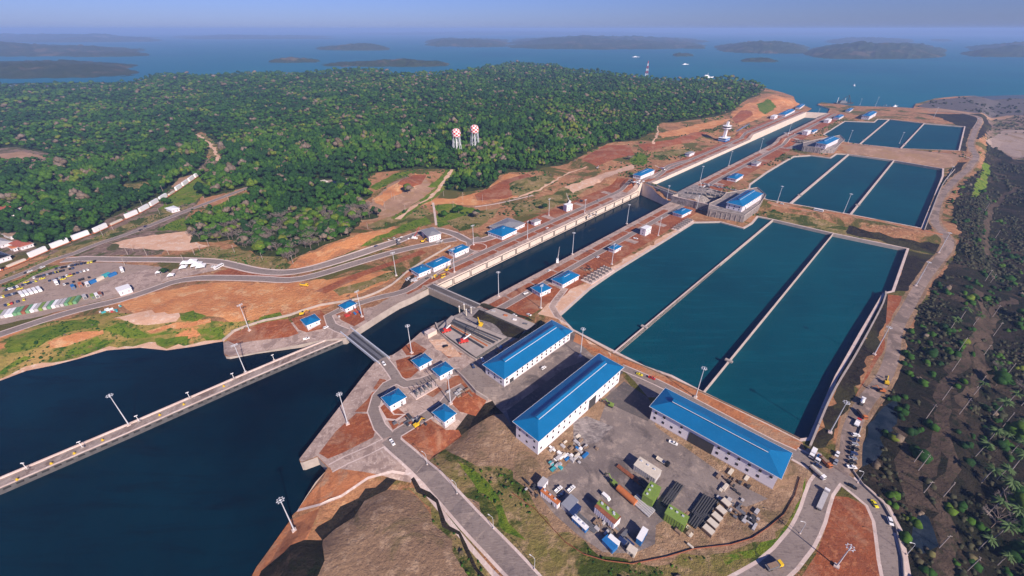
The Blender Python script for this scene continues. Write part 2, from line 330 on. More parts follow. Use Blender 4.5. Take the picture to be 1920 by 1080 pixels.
for cls, px in [
    ('rock', [(-60, 282), (30, 276), (92, 288), (100, 300), (20, 306), (-60, 306)]), ('tan', [(-60, 296), (40, 284), (90, 294), (60, 304), (-60, 304)]),
    ('grass', [(340, 350), (372, 330), (395, 352), (360, 380), (300, 395), (315, 372)]), ('tan', [(320, 352), (340, 333), (362, 328), (352, 345)]),
    ('scrub', [(0, 520), (150, 455), (300, 395), (360, 385), (300, 412), (180, 455), (60, 500), (0, 528)]),
    ('scrub', [(230, 345), (280, 340), (290, 355), (250, 365), (228, 360)]),
    ('gravel', [(585, 340), (665, 332), (660, 345), (600, 352)]),
    ('grass', [(292, 432), (330, 412), (385, 395), (400, 398), (350, 420), (352, 432), (310, 434)]), ('grass', [(392, 391), (425, 376), (462, 360), (472, 374), (440, 388), (400, 396)]),
    ('sand', [(207, 456), (260, 444), (350, 434), (362, 455), (392, 462), (352, 470), (290, 470), (240, 467)]),
    ('scrub', [(362, 470), (400, 462), (457, 470), (540, 492), (560, 500), (500, 505), (420, 492), (362, 486)]),
    ('orange', [(572, 480), (618, 460), (660, 445), (735, 422), (744, 430), (700, 455), (640, 478), (575, 500), (545, 500)]),
    ('grass', [(744, 428), (760, 415), (800, 405), (812, 418), (790, 426), (760, 432), (720, 446), (690, 462), (676, 464), (700, 446)]),
    ('scrub', [(690, 420), (730, 405), (790, 390), (812, 400), (770, 415), (700, 432)]),
    ('tan', [(700, 372), (730, 345), (790, 330), (815, 352), (770, 395), (715, 405), (690, 395)]),
    ('orange', [(702, 372), (730, 352), (752, 340), (780, 325), (800, 330), (778, 352), (735, 370), (715, 385)]),
    ('red', [(745, 345), (775, 328), (800, 328), (790, 345), (770, 352)]),
    ('grass', [(690, 350), (740, 325), (780, 320), (750, 335), (705, 356)]), ('grass', [(800, 350), (840, 322), (872, 328), (830, 352)]),
    ('orange', [(795, 372), (850, 372), (905, 358), (955, 325), (1008, 330), (1010, 345), (960, 372), (900, 385), (800, 384)]),
    ('red', [(890, 365), (940, 340), (990, 325), (1010, 345), (950, 372), (895, 376)]),
    ('scrub', [(955, 345), (1020, 325), (1045, 340), (1000, 366), (960, 366)]), ('scrub', [(960, 385), (1040, 362), (1090, 332), (1110, 350), (1040, 390), (975, 405)]),
    ('grass', [(818, 386), (850, 382), (905, 395), (880, 415), (822, 424)]), ('scrub', [(840, 415), (900, 395), (940, 392), (900, 425), (860, 432)]),
    ('red', [(1090, 300), (1135, 272), (1180, 272), (1190, 290), (1120, 312)]), ('sand', [(1060, 350), (1130, 325), (1185, 308), (1190, 316), (1120, 342), (1075, 362)]),
    ('grass', [(1180, 296), (1200, 285), (1220, 292), (1205, 310), (1185, 308)]), ('scrub', [(1222, 286), (1290, 278), (1300, 285), (1230, 298)]),
    ('red', [(1195, 272), (1260, 262), (1300, 248), (1330, 248), (1290, 268), (1210, 284)]), ('orange', [(1230, 250), (1330, 228), (1372, 222), (1345, 238), (1240, 258)]),
    ('orange', [(1370, 214), (1400, 195), (1450, 178), (1490, 186), (1500, 200), (1450, 215), (1385, 235)]), ('grass', [(1418, 195), (1442, 185), (1456, 200), (1432, 214)]), ('red', [(1372, 222), (1400, 206), (1412, 215), (1380, 232)]),
    ('gravel', [(-80, 570), (0, 540), (60, 515), (140, 491), (200, 492), (300, 500), (318, 512), (300, 535), (220, 556), (150, 574), (60, 596), (-80, 625)]),
    ('concrete', [(188, 535), (222, 521), (262, 508), (287, 504), (300, 512), (302, 526), (270, 540), (215, 553), (180, 560)]),
    ('concrete', [(325, 505), (400, 495), (415, 505), (340, 520), (300, 530)]),
    ('grass', [(0, 538), (60, 512), (105, 497), (110, 502), (60, 520), (0, 548)]),
    ('orange', [(195, 565), (290, 548), (400, 528), (540, 532), (640, 522), (740, 505), (720, 530), (660, 556), (600, 582), (520, 600), (440, 604), (350, 592), (260, 590)]),
    ('bank', [(-400, 800), (-200, 700), (-60, 655), (0, 630), (80, 606), (200, 586), (330, 592), (400, 602), (480, 600), (540, 592), (540, 602), (440, 636), (418, 640), (400, 643), (362, 650), (312, 657), (262, 652), (200, 657), (150, 672), (100, 685), (50, 695), (0, 714), (-150, 760), (-400, 830)]),
    ('grass', [(20, 632), (45, 622), (110, 607), (160, 597), (192, 602), (186, 613), (130, 620), (90, 636), (40, 660), (10, 665)]), ('grass', [(205, 615), (240, 604), (282, 622), (335, 624), (300, 634), (220, 630)]), ('grass', [(118, 668), (135, 650), (180, 634), (212, 640), (190, 656)]), ('grass', [(280, 641), (350, 635), (356, 646), (290, 649)]), ('grass', [(368, 622), (410, 616), (428, 632), (385, 641)]), ('grass', [(0, 690), (15, 680), (45, 672), (60, 676), (20, 695), (0, 704)]), ('grass', [(330, 590), (360, 582), (392, 592), (370, 601), (340, 599)]),
    ('orange', [(92, 638), (110, 630), (150, 621), (205, 616), (200, 627), (150, 638), (105, 648)]), ('orange', [(275, 613), (330, 606), (385, 602), (388, 611), (330, 617), (285, 620)]), ('sand', [(215, 595), (290, 580), (340, 592), (330, 603), (260, 604)]),
    ('red', [(402, 511), (437, 502), (482, 513), (530, 518), (548, 517), (540, 521), (480, 519), (400, 519)]), ('red', [(590, 546), (660, 515), (740, 488), (790, 468), (800, 474), (750, 492), (680, 518), (610, 550)]),
    ('scrub', [(625, 545), (680, 528), (735, 508), (740, 516), (690, 538), (635, 556)]),
    ('grass', [(480, 600), (520, 590), (535, 596), (485, 612)]),
]: zpx(cls, px)
# right side: valley, bare ground round the yard, lower hill
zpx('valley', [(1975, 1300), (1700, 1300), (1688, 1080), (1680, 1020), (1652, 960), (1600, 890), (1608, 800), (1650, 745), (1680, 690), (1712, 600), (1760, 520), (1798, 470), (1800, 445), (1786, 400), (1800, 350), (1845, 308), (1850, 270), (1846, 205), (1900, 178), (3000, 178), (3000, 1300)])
zpx('rock', [(1850, 262), (1840, 215), (1900, 205), (2300, 200), (2300, 330), (1905, 300)])
zpx('dark_asphalt', [(1752, 187), (1790, 184), (1900, 180), (2300, 176), (2300, 205), (1900, 216), (1830, 214), (1760, 205), (1717, 200)])
zpx('tan', [(1712, 204), (1760, 203), (1830, 212), (1900, 216), (1900, 220), (1830, 217), (1760, 208)])
zpx('mud_and_shade', [(1735, 213), (1790, 214), (1850, 220), (1858, 238), (1838, 262), (1822, 262), (1812, 242), (1765, 222)])
zpx('grass', [(1820, 370), (1845, 305), (1856, 310), (1850, 350), (1832, 366)]); zpx('gravel', [(1848, 262), (1880, 245), (2100, 240), (2100, 300), (1900, 295), (1870, 280)])
zpx('stream_water', [(1640, 770), (1665, 752), (1692, 752), (1680, 790), (1660, 830), (1635, 872), (1610, 880), (1622, 820)])
zpx('stream_water', [(1720, 985), (1738, 968), (1752, 975), (1752, 1020), (1740, 1040), (1722, 1020)])
zpx('dust', [(800, 852), (860, 800), (900, 790), (960, 770), (1165, 700), (1215, 760), (1230, 790), (1500, 850), (1545, 880), (1520, 905), (1518, 960), (1470, 1040), (1400, 1100), (1000, 1100), (900, 975), (830, 890)])
zpx('scrub', [(795, 856), (830, 848), (870, 870), (940, 880), (1000, 935), (1040, 1000), (1150, 1050), (1230, 1056), (1330, 1035), (1440, 1005), (1505, 920), (1518, 905), (1500, 990), (1440, 1040), (1385, 1095), (1020, 1100), (960, 1040), (880, 950)])
zpx('grass', [(850, 875), (900, 890), (950, 960), (990, 1010), (960, 1000), (900, 940)])
zpx('grass', [(1500, 930), (1518, 900), (1512, 955), (1475, 1010), (1430, 1038), (1405, 1030), (1450, 1000)])
zpx('grass', [(1340, 1040), (1400, 1028), (1405, 1040), (1350, 1056)])
zpx('yard', [(1148, 722), (1215, 765), (1230, 800), (1300, 850), (1370, 900), (1440, 935), (1400, 950), (1340, 935), (1230, 985), (1228, 1020), (1188, 1038), (1130, 1035), (1080, 1000), (1040, 965), (1012, 930), (1018, 900), (1055, 880), (1085, 845), (1120, 800)])
zpx('old_concrete', [(1075, 790), (1100, 780), (1150, 800), (1120, 830), (1075, 835)])
zpx('dust', [(1232, 985), (1262, 972), (1310, 1005), (1330, 1010), (1290, 1020), (1240, 1008)])
zpx('redpath', [(557, 956), (585, 920), (612, 884), (640, 870), (720, 836), (748, 848), (775, 880), (765, 890), (720, 885), (690, 898), (640, 930), (600, 945)])
zpx('redpath', [(480, 1060), (545, 975), (600, 952), (585, 990), (560, 1040), (520, 1110), (450, 1110)])
zpx('dust', [(600, 1010), (660, 950), (720, 915), (770, 915), (810, 970), (880, 1050), (930, 1110), (560, 1110)])
zpx('mud_and_shade', [(583, 1000), (640, 950), (700, 908), (735, 893), (752, 900), (735, 915), (690, 940), (640, 980), (600, 1015)])
zpx('scrub', [(770, 905), (790, 915), (850, 985), (900, 1040), (930, 1080), (900, 1085), (850, 1030), (800, 960)])
zpx('valley', [(480, 1075), (520, 1050), (570, 1020), (600, 1012), (600, 1050), (570, 1110), (470, 1110)])
zpx('red', [(1546, 998), (1557, 930), (1590, 932), (1630, 952), (1645, 975), (1650, 1100), (1490, 1100), (1530, 1040)])
zpx('mud_and_shade', [(885, 760), (930, 740), (958, 765), (900, 790), (840, 840), (812, 852), (780, 840), (830, 810)])  # shaded band along the ditch, painted as dark ground
zpx('scrub', [(1440, 395), (1500, 402), (1700, 450), (1765, 462), (1740, 480), (1700, 466), (1560, 436), (1440, 409)])
zpx('mud_and_shade', [(1590, 420), (1700, 448), (1765, 462), (1760, 480), (1700, 466), (1585, 436)])
zpx('tan', [(1570, 270), (1620, 274), (1800, 290), (1795, 312), (1767, 314), (1592, 287)])
zpx('mud_and_shade', [(1703, 472), (1760, 480), (1730, 530), (1700, 545), (1672, 548), (1690, 500)])
zpx('mud_and_shade', [(1660, 545), (1680, 560), (1660, 600), (1640, 660), (1600, 740), (1570, 790), (1540, 840), (1515, 840), (1560, 740), (1610, 660)])
zpx('mud_and_shade', [(1780, 318), (1800, 305), (1815, 305), (1780, 350), (1760, 400), (1738, 432), (1727, 428), (1762, 350)])
zpx('mud_and_shade', [(1808, 240), (1822, 245), (1812, 285), (1797, 282)])
zpx('red', [(1665, 552), (1700, 556), (1680, 600), (1665, 690), (1640, 730), (1600, 780), (1590, 770), (1630, 690), (1660, 620)])
strip('sand', smooth_line([P(x, y) for x, y in SHORE_PX], 12), 3.2, -6)
# decks beside the lock
def along(A, B, a0, a1, n=None):
    n = n or max(1, int(np.linalg.norm(B - A) * (a1 - a0) / 40)); return [A + (B - A) * (a0 + (a1 - a0) * i / n) for i in range(n + 1)]
def rrect(cls, A, B, a0, a1, o0, o1, r=2.0, nrm=1):
    d = (B - A) / np.linalg.norm(B - A); nn = np.array((-d[1], d[0])) * nrm
    p0 = A + (B - A) * a0; L = np.linalg.norm(B - A) * (a1 - a0); pts = []
    for cx, cy, ang in ((r, o0 + r, 180), (L - r, o0 + r, 270), (L - r, o1 - r, 0), (r, o1 - r, 90)):
        for k in range(4):
            t = R(ang + k * 30); pts.append(p0 + d * (cx + r * math.cos(t)) + nn * (cy + r * math.sin(t)))
    zone(cls, pts)
for (A, B, sg, wide) in ((LA, LB, 1, 46), (LC, LD, 1, 34), (RA, RB, -1, 47), (RC, RD, -1, 44)):
    Ln = along(A, B, -.0, 1.0)
    strip('red', Ln, 0, sg * wide); strip('concrete', Ln, 0, sg * 7.5); strip('lip', Ln, sg * 15.6, sg * 23.4); 
    tot = np.linalg.norm(B - A); k = int(tot / 33); rr = random.Random(3)
    strip('concrete', Ln, sg * 7.5, sg * 15.5)
    for i in range(k):
        a0 = (i + .06) / k; a1 = (i + .94) / k
        if rr.random() < .88: rrect('red', A, B, (i + .02) / k, (i + .97) / k, 7.2, 15.0, 2.2, sg)
    strip('asphalt', Ln, sg * 16.2, sg * 22.8)
    for i in range(0, k, 2):
        if rr.random() < .8: rrect('concrete', A, B, (i + .3) / k, (i + .3) / k + rr.uniform(5, 11) / tot, 23, wide - rr.uniform(4, 12), 1, sg)
# lower left deck between bridge and first gate, and the apron
zpx('concrete', [(415, 642), (700, 575), (760, 545), (800, 541), (772, 557), (747, 568), (730, 578), (717, 586), (692, 602), (662, 621), (648, 632), (585, 641), (480, 661), (430, 668), (420, 663)])
zpx('red', [(422, 636), (440, 622), (520, 600), (540, 598), (560, 625), (540, 632), (440, 645)])
zpx('red', [(545, 598), (600, 580), (618, 600), (612, 615), (575, 623), (560, 618)])
zpx('red', [(622, 583), (650, 574), (680, 578), (684, 600), (664, 612), (640, 600)])
zpx('gravel', [(690, 600), (700, 580), (745, 545), (780, 530), (800, 541), (747, 568), (717, 586)])
zpx('mud_and_shade', [(742, 545), (765, 515), (782, 512), (770, 530), (752, 548)])
zpx('red', [(755, 545), (790, 515), (800, 520), (790, 540), (765, 552)])
# right hand decks near the bridge
zpx('concrete', [(717, 671), (737, 665), (752, 655), (790, 622), (817, 607), (960, 676), (950, 735), (885, 765), (815, 855), (770, 905), (745, 900), (616, 876), (595, 855), (565, 867), (561, 861), (600, 810), (685, 700), (702, 680)])
for px in [[(700, 728), (712, 710), (724, 712), (722, 724), (708, 732)], [(690, 748), (698, 735), (712, 732), (704, 752), (690, 772), (665, 772)], [(668, 775), (690, 776), (704, 805), (700, 820), (640, 850), (615, 860), (598, 850), (630, 808)],
           [(716, 765), (728, 790), (738, 808), (748, 796), (735, 785), (722, 758)], [(745, 806), (752, 792), (775, 782), (798, 776), (812, 790), (836, 806), (860, 806), (866, 818), (838, 838), (800, 866), (775, 852), (754, 828)], [(752, 652), (776, 640), (800, 655), (790, 665), (762, 666)],
           [(742, 676), (768, 668), (790, 690), (770, 708), (750, 712)], [(838, 714), (860, 700), (884, 716), (912, 752), (892, 780), (862, 772), (838, 748)], [(828, 660), (850, 655), (868, 664), (842, 672)], [(790, 735), (812, 745), (830, 730), (815, 720)], [(735, 770), (745, 765), (765, 780), (748, 786)]]:
    zpx('red', px)
zpx('sand', [(808, 642), (830, 636), (870, 668), (835, 672), (812, 660)])
# gate recess decks (machinery area)
zpx('old_concrete', [(817, 607), (880, 577), (905, 577), (960, 600), (1000, 612), (960, 640), (905, 672), (880, 670)])
zpx('yard', [(890, 700), (905, 690), (925, 680), (1000, 640), (1055, 612), (1082, 620), (1082, 640), (1110, 665), (1150, 685), (1168, 700), (960, 800), (930, 762)])
zpx('dark_asphalt', [(950, 770), (1060, 690), (1130, 662), (1165, 690), (1168, 700), (960, 800)])
zpx('asphalt', [(858, 700), (890, 675), (905, 690), (935, 725), (955, 745), (930, 755), (885, 735)])
zpx('mud_and_shade', [(888, 593), (903, 584), (990, 620), (968, 634)])
zpx('mud_and_shade', [(884, 574), (905, 570), (945, 578), (985, 592), (1005, 603), (985, 600), (940, 586)])
zpx('old_concrete', [(1262, 366), (1300, 345), (1400, 372), (1395, 392), (1340, 390)])
zpx('old_concrete', [(1470, 278), (1500, 262), (1560, 272), (1545, 285)])
zpx('asphalt', [(1165, 690), (1200, 688), (1262, 728), (1245, 745), (1215, 745), (1190, 715)])
zpx('dark_asphalt', [(1130, 750), (1170, 715), (1215, 745), (1225, 765), (1215, 790), (1160, 765)])
zpx('redpath', [(1080, 622), (1150, 662), (1320, 736), (1440, 792), (1505, 830), (1512, 850), (1480, 850), (1430, 815), (1300, 745), (1180, 690), (1075, 640)])
zpx('concrete', [(1500, 850), (1515, 840), (1540, 850), (1552, 872), (1530, 872), (1510, 862)])
# basin lips
zpx('sand', [(1012, 590), (1060, 550), (1107, 530), (1150, 500), (1275, 425), (1302, 412), (1300, 420), (1160, 512), (1090, 565), (1058, 590), (1082, 617), (1150, 655), (1150, 663), (1075, 622), (1040, 600)])
BAS = {
 'near_a': (-1.5, [(1051, 591), (1090, 556), (1107, 541), (1155, 508), (1270, 437), (1302, 417), (1350, 416), (1395, 428), (1412, 418), (1422, 406), (1449, 411.5), (1157, 659.5), (1075, 617)]),
 'near_b': (-3.6, [(1449, 411.5), (1561.5, 437.5), (1320, 734.5), (1260, 703), (1210, 686), (1157, 659.5)]),
 'near_c': (-4.2, [(1561.5, 437.5), (1700, 466), (1688, 500), (1672, 545), (1655, 549), (1610, 625), (1565, 705), (1516, 820), (1500, 822), (1440, 792), (1320, 734.5)]),
 'mid_a': (7.0, [(1408, 345), (1440, 322), (1477, 300), (1490, 293), (1520, 291), (1558, 296), (1570, 288), (1591.5, 289), (1482.5, 381), (1440, 374), (1405, 362)]),
 'mid_b': (6.0, [(1591.5, 289), (1675.5, 300.5), (1595.5, 401.5), (1482.5, 381)]),
 'mid_c': (5.0, [(1675.5, 300.5), (1767, 316), (1766, 330), (1727, 427), (1595.5, 401.5)]),
 'far_a': (16.5, [(1545, 252), (1585, 227), (1640, 229), (1647, 223), (1667.5, 223.5), (1612.5, 270), (1572, 264)]),
 'far_b': (16.0, [(1667.5, 223.5), (1732.5, 231), (1689, 278), (1612.5, 270)]),
 'far_c': (15.5, [(1732.5, 231), (1808, 237), (1797, 282), (1689, 278)]),
}
def outset(p, d):
    p = list(p)
    if area2(p) < 0: p = p[::-1]
    out = []; n = len(p)
    for i in range(n):
        a, b, c = np.array(p[i - 1]), np.array(p[i]), np.array(p[(i + 1) % n])
        e1 = (b - a) / np.linalg.norm(b - a); e2 = (c - b) / np.linalg.norm(c - b)
        n1 = np.array((e1[1], -e1[0])); n2 = np.array((e2[1], -e2[0])); m = n1 + n2; m /= max(.7, 1 + n1 @ n2)
        out.append(b + m * d)
    return out
for k, (z, px) in BAS.items():
    zone('lip', outset([tuple(P(*q)) for q in px], 2.3))
# roads
road([(-60, 550), (0, 529), (50, 510), (100, 487), (140, 475), (175, 460), (250, 435), (300, 415), (350, 395), (425, 367), (470, 350)], 8)
road([(118, 488), (150, 485), (225, 486), (325, 487), (400, 490), (437, 497), (480, 507), (530, 511), (580, 504), (655, 482), (730, 457), (772, 442), (812, 430), (850, 438), (880, 452), (905, 450), (935, 440)], 9, ew=2)
road([(-60, 645), (0, 627), (75, 602), (150, 580), (225, 562), (287, 542), (320, 530), (375, 521), (480, 522), (542, 525), (592, 516), (655, 497), (730, 475), (765, 466), (817, 455), (855, 448)], 9, ew=1.5)
road([(900, 445), (880, 455), (885, 470), (870, 480), (845, 490), (800, 520), (760, 545), (700, 560), (640, 580), (615, 592), (622, 610), (650, 622)], 7)
road([(745, 410), (790, 380), (812, 368), (830, 345), (848, 318)], 6, 'sand', 'grass', 6)
road([(368, 252), (385, 262), (402, 280), (408, 300), (402, 312)], 6, 'sand', 'scrub', 9)
road([(680, 414), (715, 408), (745, 398), (790, 378)], 6, 'tan', None)
road([(812, 380), (815, 400), (818, 422)], 3, 'lip', None)
road([(960, 372), (1010, 355), (1055, 330), (1100, 312)], 4, 'sand', None); road([(890, 388), (930, 382), (1000, 366)], 3, 'lip', None)
road([(1225, 270), (1232, 250), (1232, 236)], 4, 'sand', None)
road([(1215, 335), (1240, 325), (1255, 310), (1300, 298)], 6)
road([(695, 655), (717, 673), (738, 700), (745, 712), (760, 720), (790, 715), (830, 700), (862, 696)], 7)
road([(745, 712), (725, 722), (708, 742), (700, 770), (712, 800), (738, 828)], 7)
road([(740, 826), (745, 812), (790, 785), (830, 760), (850, 735), (870, 725)], 7)
road([(620, 878), (650, 862), (690, 845), (715, 832), (736, 822)], 5.5, 'concrete')
road([(728, 822), (745, 838), (762, 852), (810, 895), (880, 972), (955, 1050), (1010, 1110)], 9.5, ew=1.4)
road([(592, 1018), (560, 962), (640, 930), (690, 893), (740, 884), (775, 895)], .9, 'lip', None) if False else None
road([(557, 957), (600, 946), (640, 930), (690, 896), (735, 884), (765, 888), (790, 905)], 1.4, 'lip', None)
road([(762, 880), (800, 925), (860, 1000), (920, 1070), (960, 1110)], 2.2, 'lip', None)
road([(768, 892), (798, 935), (850, 1005), (900, 1060), (940, 1110)], 1.6, 'mud_and_shade', None)
road([(1690, 1130), (1675, 1060), (1663, 985), (1645, 948), (1615, 922), (1580, 895), (1530, 872), (1490, 850)], 10, ew=1.6)
road([(1572, 885), (1590, 860), (1592, 825), (1602, 790), (1625, 750), (1655, 712), (1672, 670), (1682, 615), (1702, 577), (1735, 520), (1762, 485), (1780, 458), (1765, 432), (1752, 412), (1762, 372), (1790, 338), (1822, 307), (1830, 292), (1820, 272), (1828, 245), (1838, 222), (1800, 212), (1740, 208)], 9, cls='haul_road', edge='dust', ew=2.5)
road([(1568, 880), (1540, 915), (1524, 965), (1502, 1010), (1472, 1047), (1440, 1075), (1370, 1115)], 10, ew=1.6)
road([(1440, 379), (1500, 392), (1600, 405), (1700, 425), (1768, 440)], 5, 'redpath', 'tan', 1.5)
road([(1590, 270), (1700, 281), (1800, 291), (1825, 300)], 5, 'gravel', 'red', 1)
road([(1165, 688), (1230, 716), (1300, 752), (1380, 795), (1450, 832), (1500, 855)], 6, 'asphalt')
road([(1060, 540), (1035, 575), (1045, 592), (1075, 608)], 5, 'concrete')
road([(1700, 1100), (1695, 1050), (1680, 1000)], 2.5, 'lip', None)
flush_roads()
TRK = [((1838, 545), (1845, 590), (1836, 625), (1812, 660), (1778, 705), (1768, 750), (1760, 800), (1735, 850), (1722, 900), (1738, 950)), ((1905, 560), (1870, 580), (1850, 640), (1830, 700), (1800, 760)), ((1760, 800), (1775, 860), (1768, 930), (1775, 1000), (1770, 1080)), ((1905, 350), (1870, 380), (1850, 420), (1850, 480)), ((1690, 800), (1700, 850), (1712, 900), (1720, 950))]
for q in TRK: road(q, 7, 'track', None)
flush_roads()
# roundabouts / islands
def disc(cls, px, rx, n=14):
    c = P(*px); zone(cls, [c + np.array((math.cos(2 * math.pi * i / n), math.sin(2 * math.pi * i / n))) * rx for i in range(n)])
disc('lip', (896, 463), 11); disc('red', (896, 463), 9.8)
disc('lip', (744, 768), 13) if False else None
zpx('lip', [(709, 762), (722, 752), (740, 776), (762, 776), (745, 789), (722, 788)]); zpx('red', [(713, 764), (721, 757), (738, 778), (755, 778), (742, 786), (725, 784)])
# painted markings: yellow kerb dashes etc are added with the roads' objects
# water cut-outs:  (object name, z, polygon)
def zat(px, z): return unp(px[0], px[1], z)
SEA = [zat(q, -7) for q in SHORE_PX] + [P(*q) for q in [(420, 663), (423, 668), (430, 669), (480, 661), (540, 650), (585, 641), (648, 633), (662, 621), (692, 602), (717, 586), (730, 578), (747, 568), (772, 557)]] + [LA, RA] + [P(*q) for q in [(817, 607), (790, 622), (752, 655), (737, 665), (717, 671), (702, 680), (685, 700), (600, 810), (561, 861), (563, 867), (568, 867), (595, 857), (614, 877), (610, 884), (557, 958), (548, 966)]] + [zat(q, -7) for q in [(545, 972), (525, 1000), (495, 1042), (480, 1062), (455, 1110), (420, 1200)]] + [np.array((-250., 20.)), np.array((-1500., 20.)), np.array((-1500., 300.))]
LAKE_N = [unp(x, y, 34) for x, y in SKY_PX[::-1]] + [unp(*q) for q in [(1470, 172, 24), (1488, 182, 18), (1492, 196, 16), (1522, 205, 16)]] + [LD, RD] + [unp(*q) for q in [(1556, 205, 16), (1532, 197, 16), (1540, 193, 16), (1600, 200, 16), (1680, 202, 16), (1712, 204, 16), (1716, 196, 16), (1752, 186, 16), (1790, 182, 16), (1900, 178, 16), (2300, 170, 16)]]
WATER = [('sea_water', -7, SEA), ('chamber_water', -10, [LA, LB, RB, RA]), ('basin_water', 3, [LC, LD, RD, RC])]
WATER += [('basin_water', z, [P(*q) for q in px]) for k, (z, px) in BAS.items()]
lake_hole = LAKE_N + [np.array((3500., LAKE_N[-1][1])), np.array((3500., 4300.)), np.array((-3500., 4300.)), np.array((-3500., LAKE_N[0][1]))]
nwater = len(ZN)
for n_, z_, p_ in WATER: zone(n_, p_)
zone('lake_water', lake_hole)
# ---- constrained triangulation of everything
def subdiv(p, mx):
    out = []
    for i in range(len(p)):
        a = np.array(p[i]); b = np.array(p[(i + 1) % len(p)]); n = max(1, min(60, int(np.linalg.norm(b - a) / mx)))
        for k in range(n): out.append(tuple(a + (b - a) * k / n))
    return out
V = []; FC = []; ZN_DONE = []
for cls, p in list(ZN):
    nat = cls in ('grass', 'scrub', 'orange', 'sand', 'valley', 'rock', 'tan', 'forest_floor', 'mud_and_shade', 'gravel', 'stream_water', 'track', 'dust')
    q = subdiv(p, (6 if nat else 14) if cls != 'lake_water' else 80) if cls != 'dirt' else p
    if nat:
        qa = np.array(q); am = 3.2 if cls not in ('gravel', 'dust') else 1.3
        qa[:, 0] += am * (vnoise(qa[:, 0], qa[:, 1], 7, 5) - .5) * 2 + am * 1.6 * (vnoise(qa[:, 0], qa[:, 1], 24, 6) - .5)
        qa[:, 1] += am * (vnoise(qa[:, 0], qa[:, 1], 7, 7) - .5) * 2 + am * 1.6 * (vnoise(qa[:, 0], qa[:, 1], 24, 8) - .5)
        q = [tuple(v) for v in qa]; ZN[len(ZN_DONE)] = (cls, q)
    ZN_DONE.append(1)
    FC.append(list(range(len(V), len(V) + len(q)))); V += q
gp = []
for x0, x1, y0, y1, st, lim in [(-560, 620, 60, 560, 9, None), (-700, 1100, 560, 1500, 16, None), (-1700, -560, 150, 1500, 26, None), (-3200, 3200, 1500, 4000, 60, None), (-3200, -1700, 100, 1500, 60, None), (620, 1900, 60, 1500, 24, None)]:
    gx, gy = np.meshgrid(np.arange(x0, x1, st), np.arange(y0, y1, st))
    gx = gx + RNG.uniform(-.3, .3, gx.shape) * st; gy = gy + RNG.uniform(-.3, .3, gx.shape) * st
    gp.append(np.stack([gx.ravel(), gy.ravel()], 1))
gp = np.concatenate(gp)
def inside(poly, x, y):
    poly = np.array([tuple(q[:2]) for q in poly]); r = np.zeros(np.shape(x), bool); n = len(poly)
    for i in range(n):
        xa, ya = poly[i - 1]; xb, yb = poly[i]
        c = ((ya > y) != (yb > y)); 
        with np.errstate(divide='ignore', invalid='ignore'): r ^= c & (x < (xb - xa) * (y - ya) / (yb - ya + 1e-12) + xa)
    return r
keep = ~inside(lake_hole, gp[:, 0], gp[:, 1]) & ~inside(SEA, gp[:, 0], gp[:, 1]); gp = gp[keep]
V += [tuple(p) for p in gp]
ED = [(f[i], f[(i + 1) % len(f)]) for f in FC for i in range(len(f))]
vo, eo, fo = geometry.delaunay_2d_cdt([Vector(p) for p in V], ED, [], 0, 1e-3, False)[:3]
VX = np.array([(v.x, v.y) for v in vo]); VZ = hgt(VX[:, 0], VX[:, 1])
FA = np.array([tuple(f) for f in fo]); CE = VX[FA].mean(1); ZI = np.full(len(FA), -1)
for zi, (cls, p) in enumerate(ZN):
    pa = np.array(p); lo = pa.min(0); hi = pa.max(0)
    idx = np.nonzero((CE[:, 0] > lo[0]) & (CE[:, 0] < hi[0]) & (CE[:, 1] > lo[1]) & (CE[:, 1] < hi[1]))[0]
    if len(idx): k = inside(p, CE[idx, 0], CE[idx, 1]); ZI[idx[k]] = zi
groups = {}
for f, o in zip(FA.tolist(), ZI.tolist()):
    if o >= 0: groups.setdefault(ZN[o][0], []).append(f)
NM = {'haul_road': 'haul_road', 'dust': 'dusty_ground', 'track': 'dirt_track', 'dirt': 'ground', 'tan': 'bare_ground', 'orange': 'orange_soil', 'sand': 'sandy_ground', 'red': 'red_soil', 'redpath': 'orange_red_soil', 'grass': 'grass', 'bank': 'grassy_bank', 'scrub': 'scrub_ground', 'forest_floor': 'forest_floor',
      'valley': 'valley_ground', 'gravel': 'gravel_ground', 'yard': 'paved_yard', 'asphalt': 'road', 'dark_asphalt': 'dark_pavement', 'concrete': 'concrete_deck', 'old_concrete': 'weathered_concrete_deck', 'lip': 'pale_concrete_edging', 'mud_and_shade': 'dark_mud_and_shade', 'rock': 'rocky_ground', 'stream_water': 'stream'}
WN = {n for n, _, _ in WATER} | {'lake_water'}
for cls, fl in groups.items():
    if cls in WN: continue
    ids = np.unique(np.concatenate([np.array(f) for f in fl])); mp = {int(i): k for k, i in enumerate(ids)}
    dz = .0
    me = bpy.data.meshes.new(NM[cls]); me.from_pydata([(VX[i, 0], VX[i, 1], VZ[i] + dz) for i in ids], [], [tuple(mp[i] for i in f) for f in fl]); me.update()
    if cls in ('dust', 'dirt', 'forest_floor', 'valley', 'bank', 'scrub', 'tan', 'orange', 'rock'): me.polygons.foreach_set('use_smooth', [True] * len(me.polygons))
    tag(link(NM[cls], me, MATS[cls]), kind='structure')
